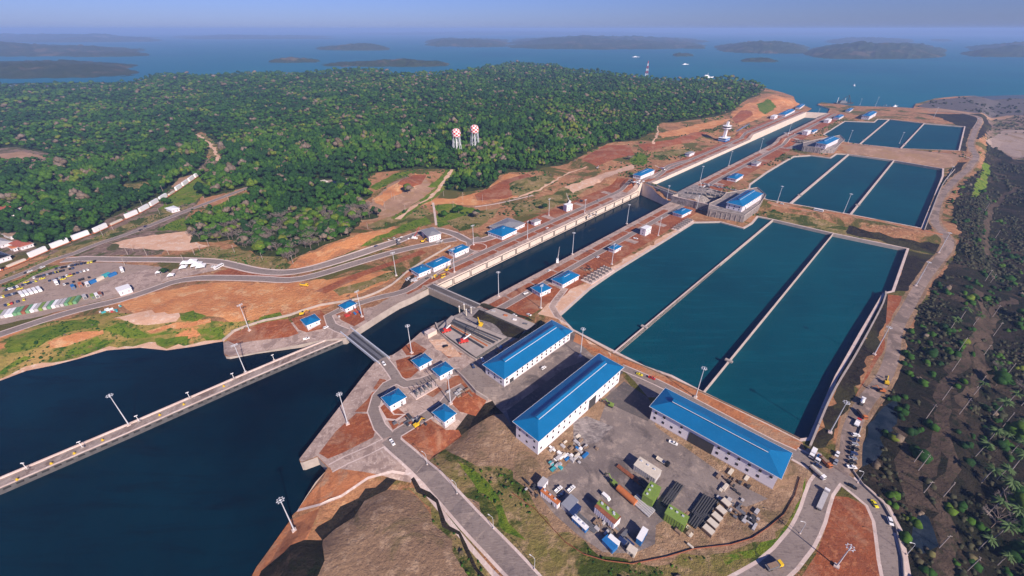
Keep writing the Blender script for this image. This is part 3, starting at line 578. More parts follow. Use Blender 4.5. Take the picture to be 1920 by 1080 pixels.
# water sheets and quay walls
def flat(name, mat, pts, z):
    p = [Vector((float(q[0]), float(q[1]), 0)) for q in pts]; t = geometry.tessellate_polygon([p])
    me = bpy.data.meshes.new(name); me.from_pydata([(v.x, v.y, z) for v in p], [], [tuple(f) for f in t]); me.update()
    if me.polygons and me.polygons[0].normal.z < 0: me.flip_normals()
    o = link(name, me, MATS[mat]); tag(o, kind='structure'); return o
def wallstrip(pts, zlo, mat, name='quay_wall', closed=True, top=0.0):
    q = subdiv([tuple(p) for p in pts], 7); m = MB(); n = len(q)
    xs = np.array(q); z = hgt(xs[:, 0], xs[:, 1]) + top
    v = [(q[i][0], q[i][1], z[i]) for i in range(n)] + [(q[i][0], q[i][1], zlo) for i in range(n)]
    f = [(i, (i + 1) % n, n + (i + 1) % n, n + i) for i in range(n if closed else n - 1)]
    m.add(v, f); return m.build(name, MATS[mat])
for i, (n_, z_, p_) in enumerate(WATER):
    nm = {'sea_water': 'sea', 'chamber_water': 'lock_water', 'basin_water': 'basin_water'}[n_]
    flat('lock_water' if i == 2 else nm, n_, outset([tuple(q) for q in p_], .3) if n_ != 'sea_water' else p_, z_)
    tag(wallstrip(p_, z_ - 2, 'pale_wall' if i in (1, 2) else 'concrete_wall', 'quay_wall' if i < 3 else 'basin_wall'), kind='structure')
flat('lake', 'lake_water', LAKE_N + [np.array(q) for q in [(6000., LAKE_N[-1][1]), (30000., 3000.), (30000., 42000.), (-30000., 42000.), (-30000., 2500.), (-6000., LAKE_N[0][1])]], 15.5)
def class_at(pts):
    r = np.full(len(pts), -1)
    for zi, (cls, p) in enumerate(ZN):
        pa = np.array(p); lo = pa.min(0); hi = pa.max(0)
        idx = np.nonzero((pts[:, 0] > lo[0]) & (pts[:, 0] < hi[0]) & (pts[:, 1] > lo[1]) & (pts[:, 1] < hi[1]))[0]
        if len(idx): k = inside(p, pts[idx, 0], pts[idx, 1]); r[idx[k]] = zi
    return np.array([ZN[i][0] if i >= 0 else '' for i in r])
# ---------------------------------------------------------------- vegetation
import bmesh
def ico(sub):
    bm = bmesh.new(); bmesh.ops.create_icosphere(bm, subdivisions=sub, radius=1)
    v = np.array([p.co[:] for p in bm.verts]); f = np.array([[q.index for q in p.verts] for p in bm.faces]); bm.free(); return v, f
ICO1, ICO2 = ico(1), ico(2)
def crown_np(rng, nl, base_ico, flat=.62, jit=.22, spread=.62):
    vs = []; fs = []; tn = []; n = 0
    for k in range(nl):
        a = rng.uniform(0, 6.28); rr = 0 if k == 0 else rng.uniform(.4, 1) * spread
        r = rng.uniform(.42, .62) if nl > 1 else 1.0
        if k == 0 and nl > 1: r = .62
        c = np.array((rr * math.cos(a), rr * math.sin(a), (0.0 if nl == 1 else rng.uniform(-.22, .28) - .25 * rr)))
        v = base_ico[0] * (1 + rng.uniform(-jit, jit, (len(base_ico[0]), 1))) * r
        v[:, 2] *= flat / .7; v[:, 2] = np.where(v[:, 2] < 0, v[:, 2] * .6, v[:, 2])
        vs.append(v + c); fs.append(base_ico[1] + n); tn.append(np.full(len(v), rng.uniform(-.06, .06))); n += len(v)
    return np.concatenate(vs), np.concatenate(fs), np.concatenate(tn)
def np_mesh(name, v, f, tint=None):
    me = bpy.data.meshes.new(name); me.vertices.add(len(v)); me.vertices.foreach_set('co', v.astype(np.float32).ravel())
    k = f.shape[1]; me.loops.add(f.size); me.loops.foreach_set('vertex_index', f.astype(np.int32).ravel())
    me.polygons.add(len(f)); me.polygons.foreach_set('loop_start', np.arange(0, f.size, k, dtype=np.int32))
    if tint is not None:
        at = me.attributes.new('tint', 'FLOAT', 'POINT'); at.data.foreach_set('value', tint.astype(np.float32))
    me.update(calc_edges=True); return me
def scatter(poly, spacing_fn, rng, classes):
    pa = np.array([tuple(q) for q in poly]); lo = pa.min(0); hi = pa.max(0); out = []
    for st, d0, d1 in spacing_fn:
        gx, gy = np.meshgrid(np.arange(lo[0], hi[0], st), np.arange(lo[1], hi[1], st))
        p = np.stack([gx.ravel(), gy.ravel()], 1) + rng.uniform(-.48, .48, (gx.size, 2)) * st
        d = np.hypot(p[:, 0], p[:, 1]); p = p[(d >= d0) & (d < d1)]
        p = p[inside(poly, p[:, 0], p[:, 1])]
        u = (p[:, 0]) / (p[:, 1] * CP + 205 * SP) * F
        p = p[np.abs(u) < 1120]
        out.append(np.column_stack([p, np.full(len(p), st)]))
    p = np.concatenate(out)
    if classes: p = p[np.isin(class_at(p[:, :2]), classes)]
    return p
def mass(name, pts, rad, protos, mat, squash=None, zoff=.55, hscale=1.0, dzs=0.0):
    V_, F_, T_ = [], [], []; n = 0
    z = hgt(pts[:, 0], pts[:, 1]) + dzs * RNG.random(len(pts))
    nn_ = .55 * vnoise(pts[:, 0], pts[:, 1], 90, 41) + .45 * vnoise(pts[:, 0], pts[:, 1], 33, 42); TNT = np.clip((nn_ - .5) * 1.1 + .38 + RNG.normal(0, .17, len(pts)), 0, .9); rare = RNG.random(len(pts)) < .045 * (1 + 2.5 * (nn_ > .6)); TNT = np.where(rare, RNG.uniform(.925, .99, len(pts)), TNT)
    for i in range(len(pts)):
        v, f, t = protos[RNG.integers(len(protos))]
        a = RNG.uniform(0, 6.28); ca, sa = math.cos(a), math.sin(a); r = rad[i]
        x = v[:, 0] * ca - v[:, 1] * sa; y = v[:, 0] * sa + v[:, 1] * ca
        V_.append(np.column_stack([x * r + pts[i, 0], y * r + pts[i, 1], v[:, 2] * r * hscale + z[i] + r * zoff]))
        F_.append(f + n); T_.append(np.clip(t * .6 + TNT[i], 0.01, .99)); n += len(v)
    return link(name, np_mesh(name, np.concatenate(V_), np.concatenate(F_), np.concatenate(T_)), mat)
fr = np.random.default_rng(11)
TP = scatter(FOREST, [(9, 0, 900), (10, 900, 1400), (12, 1400, 2100), (15, 2100, 5000)], fr, ['forest_floor'])
d = np.hypot(TP[:, 0], TP[:, 1]); TP = TP[np.argsort(d)]; d = np.sort(d)
NIND = 250
pro_mid = [crown_np(fr, 6, ICO1, .75, .3, .8) for _ in range(14)]; pro_far = [crown_np(fr, 3, ICO1, .65, .22, .8) for _ in range(12)]; pro_vf = [crown_np(fr, 2, ICO1, .6, .2) for _ in range(10)]
rest = TP[NIND:]; rd = d[NIND:]
rad = rest[:, 2] * (.34 + .42 * fr.random(len(rest)) ** 1.6) * np.where(fr.random(len(rest)) < .13, 1.45, 1)
hh = 6 + 8 * fr.random(len(rest))
print('trees', len(TP))
def massz(name, sel, protos, label):
    if not sel.any(): return
    o = mass(name, rest[sel], rad[sel], protos, MATS['foliage'], zoff=1.0, hscale=1.1 if protos is pro_mid else .85, dzs=4.5); tag(o, label, 'forest', kind='stuff'); return o
s1 = rd < 1150; s2 = (rd >= 1150) & (rd < 1750); s3 = rd >= 1750
massz('forest', s1, pro_mid, 'dense mixed green forest covering the hills left of the locks')
massz('forest', s2, pro_far, 'darker green forest on the hills behind the nearer trees')
massz('forest', s3, pro_vf, 'hazy blue-green forest on the far ridge before the lake')
# trees one can tell apart
def leafy_crown(rng, nl=7, leaves=260):
    v = []; f = []; t = []
    lob = []
    for k in range(nl):
        a = rng.uniform(0, 6.28); rr = 0 if k == 0 else rng.uniform(.35, .75)
        lob.append((np.array((rr * math.cos(a), rr * math.sin(a), rng.uniform(-.12, .2) - .2 * rr)), rng.uniform(.28, .45)))
    for k in range(leaves):
        c, r = lob[k % nl]; dr = rng.normal(size=3); dr /= np.linalg.norm(dr); dr[2] = abs(dr[2]) * .9 - .15
        p = c + dr * r * rng.uniform(.75, 1.05) * np.array((1, 1, .72)); s = rng.uniform(.07, .14)
        nn = dr + rng.normal(size=3) * .45; nn /= np.linalg.norm(nn); a_ = np.cross(nn, rng.normal(size=3)); a_ /= np.linalg.norm(a_); b_ = np.cross(nn, a_)
        n = len(v); v += [p + a_ * s, p + b_ * s * .8, p - a_ * s, p - b_ * s * .8]; f.append((n, n + 1, n + 2, n + 3)); t += [rng.uniform(-.04, .04)] * 4
    return np_mesh('crown', np.array(v), np.array(f), np.array(t))
def core(me_v, rng):
    pass
def trunk_mesh(rng, h=1.3):
    m = MB(); top = (rng.uniform(-.1, .1), rng.uniform(-.1, .1), h * .75)
    m.tube((0, 0, -.1), top, .055, .035, 6)
    for k in range(5):
        a = k * 1.3 + rng.uniform(0, .8); m.tube(top, (top[0] + .55 * math.cos(a), top[1] + .55 * math.sin(a), h * rng.uniform(.95, 1.15)), .03, .012, 5)
    me = bpy.data.meshes.new('trunk'); me.from_pydata(m.v, [], m.f); me.update(); return me
def bare_mesh(rng):
    m = MB(); tips = [((0, 0, .6), 1.0)]
    for k in range(7):
        a = k * .95 + rng.uniform(-.3, .3); e = (.4 * math.cos(a), .4 * math.sin(a), rng.uniform(1.0, 1.25)); m.tube((0, 0, .65), e, .03, .018, 4)
        for j in range(6):
            b = a + rng.uniform(-1, 1); e2 = (e[0] + .4 * math.cos(b), e[1] + .4 * math.sin(b), e[2] + rng.uniform(.02, .35)); m.tube(e, e2, .018, .006, 3)
            for q in range(4):
                c = b + rng.uniform(-1.4, 1.4); m.tube(e2, (e2[0] + .2 * math.cos(c), e2[1] + .2 * math.sin(c), e2[2] + rng.uniform(-.05, .2)), .012, .006, 3)
    me = bpy.data.meshes.new('crown'); me.from_pydata(m.v, [], m.f); me.update(); return me
CR = []; TR = []
for k in range(8):
    nl = 5 + k % 3; v, f, t = crown_np(fr, nl, ICO2, jit=.16)
    m1 = np_mesh('crown', v * .93, f, t); m2 = leafy_crown(fr, nl + 2, 300)
    bm = bmesh.new(); bm.from_mesh(m1); bm.from_mesh(m2); me = bpy.data.meshes.new('crown'); bm.to_mesh(me); bm.free()
    me.materials.append(MATS['tree_foliage']); CR.append(me); tm = trunk_mesh(random.Random(k)); tm.materials.append(MATS['bark']); TR.append(tm)
BARE = []
for k in range(3): b_ = bare_mesh(random.Random(50 + k)); b_.materials.append(MATS['bare_twig']); BARE.append(b_)
def tree(x, y, r, label, group, bare=False, cat='tree', name='forest_tree', hs=1.0):
    t = thing(name, label, cat, (x, y, H((x, y)) - .2), random.uniform(0, 6.28), group); t.scale = (r, r, r * hs)
    if bare:
        c = link('crown', random.choice(BARE), None, t)
    else:
        c = link('crown', random.choice(CR), None, t); c.location = (0, 0, 1.15)
    link('trunk', random.choice(TR), None, t); return t
for i in range(min(NIND, len(TP))):
    x, y, st = TP[i]; r = st * random.uniform(.48, .85); bare = random.random() < (.32 if x > -560 else .12)
    side = 'beside the railway' if x < -560 else ('above the orange bank by the access road' if x < -250 else 'at the forest edge above the lock road')
    if bare: tree(x, y, r, 'leafless grey-brown tree standing ' + side, 'bare trees ' + side, True)
    else: tree(x, y, r, 'leafy green tree standing ' + side, 'green forest trees ' + side)
# ---------------------------------------------------------------- islands and far shores
def im():
    m, nt, b, pos = base('island_green', .9, .1)
    col = mix(nt, noise(nt, pos, .012, 8, .7, .4, .6), (.030, .052, .022), (.055, .070, .032)); col = mix(nt, noise(nt, pos, .004, 6, .6, .56, .62), col, (.12, .10, .06))
    nt.links.new(col, b.inputs['Base Color']); bump(nt, b, noise(nt, pos, .05, 8, .8, 0, 1), 1.0, 14)
im()
def island(x0, x1, yf, yb, h, seed, label):
    nu, nv = 120, 34; v = []; f = []
    for j in range(nv + 1):
        for i in range(nu + 1):
            u = i / nu; q = j / nv; p = unp(x0 + (x1 - x0) * u, yf + (yb - yf) * q, 15.5)
            e = max(0, 1 - abs(2 * u - 1) ** 2.5) * max(0, 1 - (2 * q - 1) ** 2)
            n_ = float(vnoise(p[0], p[1], 700, seed)) * .75 + float(vnoise(p[0], p[1], 240, seed + 1)) * .35 + float(vnoise(p[0], p[1], 60, seed + 2)) * .2
            v.append((p[0], p[1], 15.5 + h * 1.7 * (e * (.2 + 1.3 * n_) - .3 + .25 * (n_ - .5)) + 16 * (float(vnoise(p[0], p[1], 38, seed + 5)) - .5) * min(1, e * 3)))
    for j in range(nv):
        for i in range(nu):
            a = j * (nu + 1) + i; f.append((a, a + 1, a + nu + 2, a + nu + 1))
    me = bpy.data.meshes.new('island'); me.from_pydata(v, [], f); me.update(); me.polygons.foreach_set('use_smooth', [True] * len(f))
    tag(link('island', me, MATS['island_green']), label, kind='structure')
for k, a in enumerate([(1500, 1785, 112, 86, 48), (1330, 1525, 102, 84, 42), (1788, 2150, 110, 84, 52), (1384, 1466, 117.5, 111, 18), (1276, 1326, 92, 85, 22), (1258, 1304, 106.5, 101, 16), (1250, 1274, 87, 83, 16), (930, 1345, 94, 68, 45), (585, 735, 95, 88, 25), (790, 965, 90, 72, 45),
                       (-150, 285, 150, 112, 34), (-200, 300, 108, 86, 40), (590, 850, 126, 116, 16), (500, 605, 118, 112, 14), (1540, 1720, 82, 72, 30), (1740, 1790, 78, 73, 18), (300, 640, 74, 66, 30), (-200, 330, 80, 68, 60), (1320, 2200, 66, 59, 60), (620, 1340, 66, 60, 55)]):
    island(*a, 20 + k * 3, 'low wooded island in the lake')
# ---------------------------------------------------------------- buildings
EAVE_BIG = None
def rect3(L, B, Rr, zb):
    L, B, Rr = [np.array(q) for q in (L, B, Rr)]
    if np.linalg.norm(L - B) > np.linalg.norm(Rr - B): X = B - L; c = (L + Rr) / 2; W = None; endx = 1
    else: X = Rr - B; c = (L + Rr) / 2; endx = -1
    ln = np.linalg.norm(X); X = X / ln; Y = np.array((-X[1], X[0])); W = abs((L - Rr) @ Y); 
    if endx == 1: W = abs((Rr - B) @ Y)
    else: W = abs((L - B) @ Y)
    return c, ln, W, math.atan2(X[1], X[0]), endx
def hip(m, ln, W, z, slope=.36, th=.25):
    a, b = ln / 2, W / 2; rz = z + b * slope; r = max(a - b, .01)
    m.add([(-a, -b, z), (a, -b, z), (a, b, z), (-a, b, z), (-a, -b, z + th), (a, -b, z + th), (a, b, z + th), (-a, b, z + th), (-r, 0, rz + th), (r, 0, rz + th)],
          [(3, 2, 1, 0), (0, 1, 5, 4), (1, 2, 6, 5), (2, 3, 7, 6), (3, 0, 4, 7), (4, 5, 9, 8), (6, 7, 8, 9), (5, 6, 9), (7, 4, 8)]); return rz + th
def building(px, eave, label, big=False, zb=None, roof='blue_roof', oh=None, vent=True, group=None, name='blue_roofed_building', flat_=False, win=True, cat='building', wallm='white_wall', slope=.36, door=None, minw=0):
    c0 = P(*px[1]); z0 = H(c0) if zb is None else zb
    L, B, Rr = [unp(q[0], q[1], z0 + eave) for q in px]
    c, ln, W, rz, ex = rect3(L, B, Rr, z0); W = max(W, minw)
    if zb is None: z0 = max(H(c), z0 - .5) if abs(H(c) - z0) < 2 else z0
    t = thing(name, label, cat, (c[0], c[1], z0), rz, group)
    oh = (1.6 if big else .9) if oh is None else oh
    a, b = ln / 2 - oh, W / 2 - oh
    MB().box((0, 0, eave / 2 - .5), (2 * a, 2 * b, eave + 1 - .02)).build('wall', MATS[wallm], t)
    MB().box((0, 0, .1), (2 * a + .16, 2 * b + .16, 1.2)).build('plinth', MATS['wall_base'], t)
    if flat_:
        rf = MB().box((0, 0, eave + .15), (ln, W, .3)).box((0, 0, eave + .32), (ln - .6, W - .6, .06)).build('roof', MATS[roof], t)
    else:
        m = MB(); top = hip(m, ln, W, eave, slope); rf = m.build('roof', MATS[roof], t)
        tr = MB(); e = .12
        for sx, sy, dx, dy in ((0, W / 2 + e / 2, ln + 2 * e, e), (0, -W / 2 - e / 2, ln + 2 * e, e), (ln / 2 + e / 2, 0, e, W), (-ln / 2 - e / 2, 0, e, W)): tr.box((sx, sy, eave + .12), (dx, dy, .34))
        tr.build('eave_trim', MATS['white_paint'], rf)
        if vent:
            vl = (ln - W) * (1.0 if big else .7) + (2 if big else 1); vw = max(W * (.15 if big else .16), .8); vh = 1.3 if big else .7
            vm = MB().box((0, 0, top - vw * slope / 2 + vh / 2 - .35), (vl, vw, vh)); 
            zt = top - vw * slope / 2 + vh - .35
            vm.add([(-vl / 2 - .3, -vw / 2 - .3, zt), (vl / 2 + .3, -vw / 2 - .3, zt), (vl / 2 + .3, vw / 2 + .3, zt), (-vl / 2 - .3, vw / 2 + .3, zt), (-vl / 2 - .3, 0, zt + vw * .25), (vl / 2 + .3, 0, zt + vw * .25)], [(0, 1, 5, 4), (2, 3, 4, 5), (0, 4, 3), (1, 2, 5), (3, 2, 1, 0)])
            vm.build('ridge_vent', MATS[roof], rf)
            if ln > 14: MB().box((0, -vw / 2 - .36, zt - .1), (vl, .14 if not big else .35, .22)).build('painted_lit_edge', MATS['white_paint'], rf)  # white strip paints in the sunlit edge of the ridge vent
    if win:
        rr = random.Random(int(ln * 100)); rows = 2 if eave > 7 else 1
        sp = 5.2 if big else 3.4; n = max(2, int((2 * a - 2) / sp))
        for r_ in range(rows):
            zc = (eave * .28 + .3, eave * .68)[r_] if rows == 2 else eave * .55
            for i in range(n):
                x = -a + (i + .5) * 2 * a / n
                if (big and rr.random() < .12) or (door and abs(x - door[0] * a) < door[1] / 2 + 1): continue
                w_ = MB().box((x, -b - .04, zc), (1.5 if big else 1.1, .12, 1.9 if big else 1.2)).build('window', MATS['glass_dark'], t)
                if not (big and r_): continue
                MB().box((x, -b - .10, zc - 1.1), (1.9, .3, .12)).build('sill', MATS['white_paint'], w_)
            ne = max(1, int(2 * b / (sp * 1.1)))
            for i in range(ne):
                y = -b + (i + .5) * 2 * b / ne
                MB().box((ex * (a + .04), y, zc), (.12, 1.3 if big else 1.0, 1.7 if big else 1.1)).build('window', MATS['glass_dark'], t)
    dx = door[0] * a if door else a * .45
    dw, dh = (door[1], door[2]) if door else ((4.5, 4.6) if big else (1.4, 2.4))
    d = MB().box((dx, -b - .06, dh / 2 + .02), (dw, .14, dh)).build('door', MATS['dark_steel' if (big or door) else 'steel'], t)
    MB().box((dx, -b - .1, dh + .1), (dw + .4, .3, .2)).build('door_frame', MATS['white_paint'], d)
    return t, c, ln, W, rz
LB_ = {}
def SB(px, e, label, **k): return building(px, e, label, **k)
b1 = building([(904, 684), (945.5, 712), (1075, 621)], 9, 'long blue-roofed workshop beside the lock gate pit', big=True, name='workshop_building', door=(-.8, 4, 4))
b2 = building([(960, 791), (1011, 828), (1171, 688)], 14.5, 'tallest white hall with a long blue roof in the middle of the yard', big=True, name='workshop_building', door=(.25, 8, 9))
b3 = building([(1217.5, 762.5), (1465, 899), (1486, 850)], 12, 'long blue-roofed hall with a large dark doorway, parallel to the basin edge', big=True, name='workshop_building', door=(-.12, 15, 8.5))
SM = [
 ([(634.5, 572.5), (646, 581), (669, 569.5)], 4.5, 'small blue-roofed hut above the curved road left of the bridge'),
 ([(562.5, 600), (574, 612), (602, 601)], 4.5, 'small blue-roofed hut on the red soil point left of the bridge'),
 ([(770, 676), (786, 689), (812, 675)], 4.5, 'small blue-roofed building nearest the right end of the bridge'),
 ([(807.5, 692.5), (825, 706), (852, 691)], 5, 'square blue-roofed building above the electrical yard'),
 ([(713, 746), (731, 762.5), (764, 744)], 6, 'blue-roofed building inside the loop road with a curved red bed'),
 ([(809, 773), (832.5, 792.5), (857, 776)], 5.5, 'square blue-roofed building at the rim of the dark ditch'),
 ([(994, 540), (1014, 550), (1036, 540)], 5, 'blue-roofed building near the corner of the closest basin'),
 ([(1032.5, 524), (1056, 534), (1088, 516)], 5, 'wide blue-roofed building beside the concrete valve racks'),
 ([(1140.5, 464), (1152.5, 470), (1166, 462.5)], 4.5, 'small square blue-roofed hut alone on the lock island'),
 ([(1261, 397.5), (1279, 404), (1297.5, 395)], 4.5, 'blue-roofed building below the retaining wall of the second gate'),
 ([(767.5, 505), (786, 514), (810, 504)], 5, 'lower block of the twin blue-roofed building at the first gate'),
 ([(796, 495.5), (813, 503), (847, 487.5)], 5.6, 'upper block of the twin blue-roofed building at the first gate'),
 ([(840, 469), (852.5, 476), (880, 464)], 6, 'blue-roofed building beside the red roundabout'),
 ([(914, 434), (941, 445), (970, 431)], 5, 'blue-roofed building with a pale extension beyond the roundabout'),
 ([(1189, 326), (1199, 332), (1226, 320)], 6, 'blue-roofed building on the left bank at the second gate'),
 ([(1364, 332), (1380, 337.5), (1394, 329)], 5, 'blue-roofed building beyond the second gate recess'),
 ([(1564, 219), (1573, 222), (1582, 217)], 5, 'blue-roofed building on the far deck before the dark yard'),
 ([(1461, 213), (1471, 216.5), (1490, 207)], 5, 'long blue-roofed building on the far left bank'),
 ([(1375, 247), (1383, 251), (1410, 235)], 5, 'blue-roofed building beside the control tower'),
 ([(1586, 206.5), (1593, 208.5), (1600, 204)], 4.5, 'small blue-roofed hut beside the lake entrance'),
 ([(1519, 246), (1525, 248.5), (1533, 244)], 4.5, 'small blue-roofed hut behind a white block on the far deck'),
 ([(1493, 200), (1499, 203), (1508, 197)], 5, 'small blue-roofed building under the terraced hill'),
]
for px, e, lab in SM: SB(px, e, lab, group='blue-roofed service buildings along the locks')
building([(1617, 216), (1630, 219), (1644, 211)], 9, 'tall blue-roofed building on the far deck', zb=18, name='machinery_building')
for px, e, lab in [([(994, 414), (1002, 418), (1015, 413.5)], 5, 'small hut with a grey-blue roof left of the lock'), ([(1285, 287), (1292, 290), (1302, 286)], 5, 'small grey-roofed hut on the upper left bank'), ([(1410, 305), (1419, 309), (1427, 304.5)], 4.5, 'small grey-roofed hut on the deck before the second basins')]:
    SB(px, e, lab, roof='grey_roof', name='grey_roofed_hut', vent=False)
building([(917, 424), (950, 436), (985, 419)], 4.5, 'grey-roofed shed behind the blue-roofed building by the roundabout', roof='grey_roof', vent=False, name='shed', slope=.2)
building([(790, 433), (805, 446), (826, 437)], 8, 'grey-roofed maintenance hangar under construction', roof='grey_roof', vent=False, name='hangar', slope=.3, door=(0, 7, 6))
for px, e, lab in [([(1056, 383), (1063, 386), (1074.5, 383)], 9, 'white flat-roofed block on the left lock wall'), ([(1201.5, 427), (1211, 431), (1222, 425.5)], 9, 'white flat-roofed block on the lock island'),
                   ([(1446, 217), (1452, 219), (1458, 216)], 7, 'white flat-roofed block on the far left bank'), ([(1547, 224), (1553, 226.5), (1559, 223.5)], 7, 'white flat-roofed block beside the far basins'), ([(1507, 245), (1513, 248), (1520, 245)], 8, 'white flat-roofed block on the deck between basin groups')]:
    building(px, e, lab, roof='white_paint', flat_=True, name='white_control_block', oh=.3, group='white control blocks')
# big machinery buildings on concrete platforms
def platform(pxs, zt, zl, label, seed=0):
    p = [unp(x, y, zt) for x, y in pxs]; c = sum(p) / len(p)
    t = thing('concrete_platform', label, 'platform', (c[0], c[1], zl))
    q = [(a[0] - c[0], a[1] - c[1]) for a in p]
    if area2(q) < 0: q.reverse()
    MB().prism(q, -3, zt - zl).build('wall', MATS['old_concrete'], t)
    par = MB()
    for a, b in zip(q, q[1:] + q[:1]):
        ln = math.hypot(b[0] - a[0], b[1] - a[1]); par.box(((a[0] + b[0]) / 2, (a[1] + b[1]) / 2, zt - zl + .5), (ln + .3, .4, 1.05), math.atan2(b[1] - a[1], b[0] - a[0]))
    par.build('parapet', MATS['concrete_wall'], t)
    for a, b in zip(q, q[1:] + q[:1]):
        ln = math.hypot(b[0] - a[0], b[1] - a[1]); n = int(ln / 6); rz = math.atan2(b[1] - a[1], b[0] - a[0]); nn = (math.sin(rz), -math.cos(rz))
        for k in range(n):
            u = (k + .5) / n; MB().box((a[0] + (b[0] - a[0]) * u + nn[0] * .2, a[1] + (b[1] - a[1]) * u + nn[1] * .2, (zt - zl) * .42), (1.1, .7, (zt - zl) * .8), rz).build('buttress', MATS['concrete_wall'], t)
    return t
platform([(1330, 382), (1352, 372), (1362, 362), (1420, 352), (1436, 366), (1424, 384), (1396, 404), (1350, 396), (1328, 392)], 10, 0, 'grey concrete platform under the machinery building at the second gate')
platform([(1506, 268), (1530, 262), (1575, 254), (1584, 262), (1566, 278), (1540, 278), (1506, 274)], 19, 9, 'grey concrete platform under the machinery building of the far gate')
building([(1361, 380), (1394, 387.5), (1432, 363)], 8.5, 'large blue-roofed machinery building on the concrete platform at the second gate', zb=10, big=True, name='machinery_building', oh=1.2, door=(-.6, 3, 4))
building([(1531, 267), (1549, 272), (1573, 260.5)], 8.5, 'large blue-roofed machinery building on the far concrete platform', zb=19, big=True, name='machinery_building', oh=1.2, door=(-.6, 3, 4))
building([(1443, 269), (1452, 272), (1462, 266)], 5, 'low blue-roofed pump house at the far gate recess', name='pump_house') if False else None
# red-roofed houses and village at the left edge
for i, (px, e, rf_) in enumerate([([(-14, 393), (8, 400), (36, 388)], 5, 'tile_red'), ([(0, 400), (12, 405), (25, 399)], 4, 'tile_red'), ([(-30, 452), (2, 462), (20, 452)], 4, 'pale_grey'), ([(18, 458), (40, 466), (60, 455)], 4, 'tile_red'), ([(15, 464), (24, 468), (32, 463)], 4, 'orange_paint'), ([(-40, 478), (-8, 490), (18, 478)], 5, 'black_paint'), ([(5, 440), (20, 446), (34, 438)], 4, 'wood')]):
    building(px, e, ['long house with a red tiled roof among the trees', 'small red-roofed annex in front of the long red-roofed house', 'house with a pale grey roof by the railway', 'white house with a dark red roof by the railway', 'small house with a bright orange-red roof', 'house with a black roof beside the railway', 'house with a brown roof under the trees'][i], roof=rf_, vent=False, name='house', cat='house', slope=.4)
building([(600, 340), (607, 344), (614, 340)], 4, 'small cream hut in the forest clearing', roof='cream', vent=False, name='hut', cat='hut')
building([(612, 346), (626, 350), (640, 343)], 3.5, 'low grey-roofed shed in the forest clearing', roof='pale_grey', vent=False, name='hut', cat='hut')
building([(310, 391), (322, 396), (336, 390)], 4, 'white-roofed shed between the railway and the road', roof='white_paint', vent=False, name='shed', cat='shed', slope=.2)
building([(216, 541), (222, 549), (246, 539)], 5, 'white flat-roofed shed beside the round concrete pad', roof='white_paint', flat_=True, name='shed', cat='shed', oh=.4)
# ---------------------------------------------------------------- control tower, water towers, radio mast
def loc(px, dz=0): p = P(*px); return (float(p[0]), float(p[1]), H(p) + dz)
t = thing('control_tower', 'white control tower with a wide glazed cab and a blue-trimmed base building', 'tower', loc((1357, 264)), R(45)); t.scale = (.72, .72, .78)
MB().box((0, 0, 4.5), (34, 22, 9)).build('base_building', MATS['blue_paint'], t); MB().box((0, 0, 9.5), (36, 24, 1)).box((0, 0, 4.6), (34.4, 22.4, 1)).build('floor_band', MATS['white_paint'], t)
MB().box((-2, 0, 22), (9, 7, 28)).box((5, 0, 20), (4, 4, 24)).build('shaft', MATS['white_wall'], t)
MB().prism([(15 * math.cos(k * .785 + .39), 12 * math.sin(k * .785 + .39)) for k in range(8)], 33.5, 36).build('cab_floor', MATS['white_wall'], t)
MB().prism([(13 * math.cos(k * .785 + .39), 10 * math.sin(k * .785 + .39)) for k in range(8)], 36, 40).build('cab_window', MATS['glass_dark'], t)
MB().prism([(16 * math.cos(k * .785 + .39), 12.5 * math.sin(k * .785 + .39)) for k in range(8)], 40, 41.2).build('roof', MATS['white_paint'], t)
MB().box((0, 0, 46), (8, 7, 9.6), tp=(.8, .8)).build('penthouse', MATS['white_paint'], t); MB().tube((0, 0, 50), (0, 0, 60), .3, .1).build('antenna', MATS['galv'], t)
def checker():
    m, nt, b, pos = base('checker', .5); tc = N(nt, 'ShaderNodeTexCoord'); ck = N(nt, 'ShaderNodeTexChecker'); ck.inputs['Scale'].default_value = 1
    ck.inputs['Color1'].default_value = (.60, .035, .03, 1); ck.inputs['Color2'].default_value = (.8, .78, .76, 1)
    sx = N(nt, 'ShaderNodeSeparateXYZ'); nt.links.new(tc.outputs['Object'], sx.inputs[0]); at = N(nt, 'ShaderNodeMath', operation='ARCTAN2'); nt.links.new(sx.outputs[1], at.inputs[0]); nt.links.new(sx.outputs[0], at.inputs[1])
    mu = N(nt, 'ShaderNodeMath', operation='MULTIPLY'); mu.inputs[1].default_value = 12 / 6.2832; nt.links.new(at.outputs[0], mu.inputs[0])
    mz = N(nt, 'ShaderNodeMath', operation='MULTIPLY'); mz.inputs[1].default_value = .3; nt.links.new(sx.outputs[2], mz.inputs[0])
    cb = N(nt, 'ShaderNodeCombineXYZ'); nt.links.new(mu.outputs[0], cb.inputs[0]); nt.links.new(mz.outputs[0], cb.inputs[1]); cb.inputs[2].default_value = .5; nt.links.new(cb.outputs[0], ck.inputs[0])
    nt.links.new(ck.outputs[0], b.inputs['Base Color'])
checker()
def lathe(m, prof_, n=24):
    k = len(prof_); v = [(r * math.cos(2 * math.pi * i / n), r * math.sin(2 * math.pi * i / n), z) for r, z in prof_ for i in range(n)]
    f = [(j * n + i, j * n + (i + 1) % n, (j + 1) * n + (i + 1) % n, (j + 1) * n + i) for j in range(k - 1) for i in range(n)]
    f += [tuple(range(n - 1, -1, -1)), tuple((k - 1) * n + i for i in range(n))]; return m.add(v, f)
wt = None
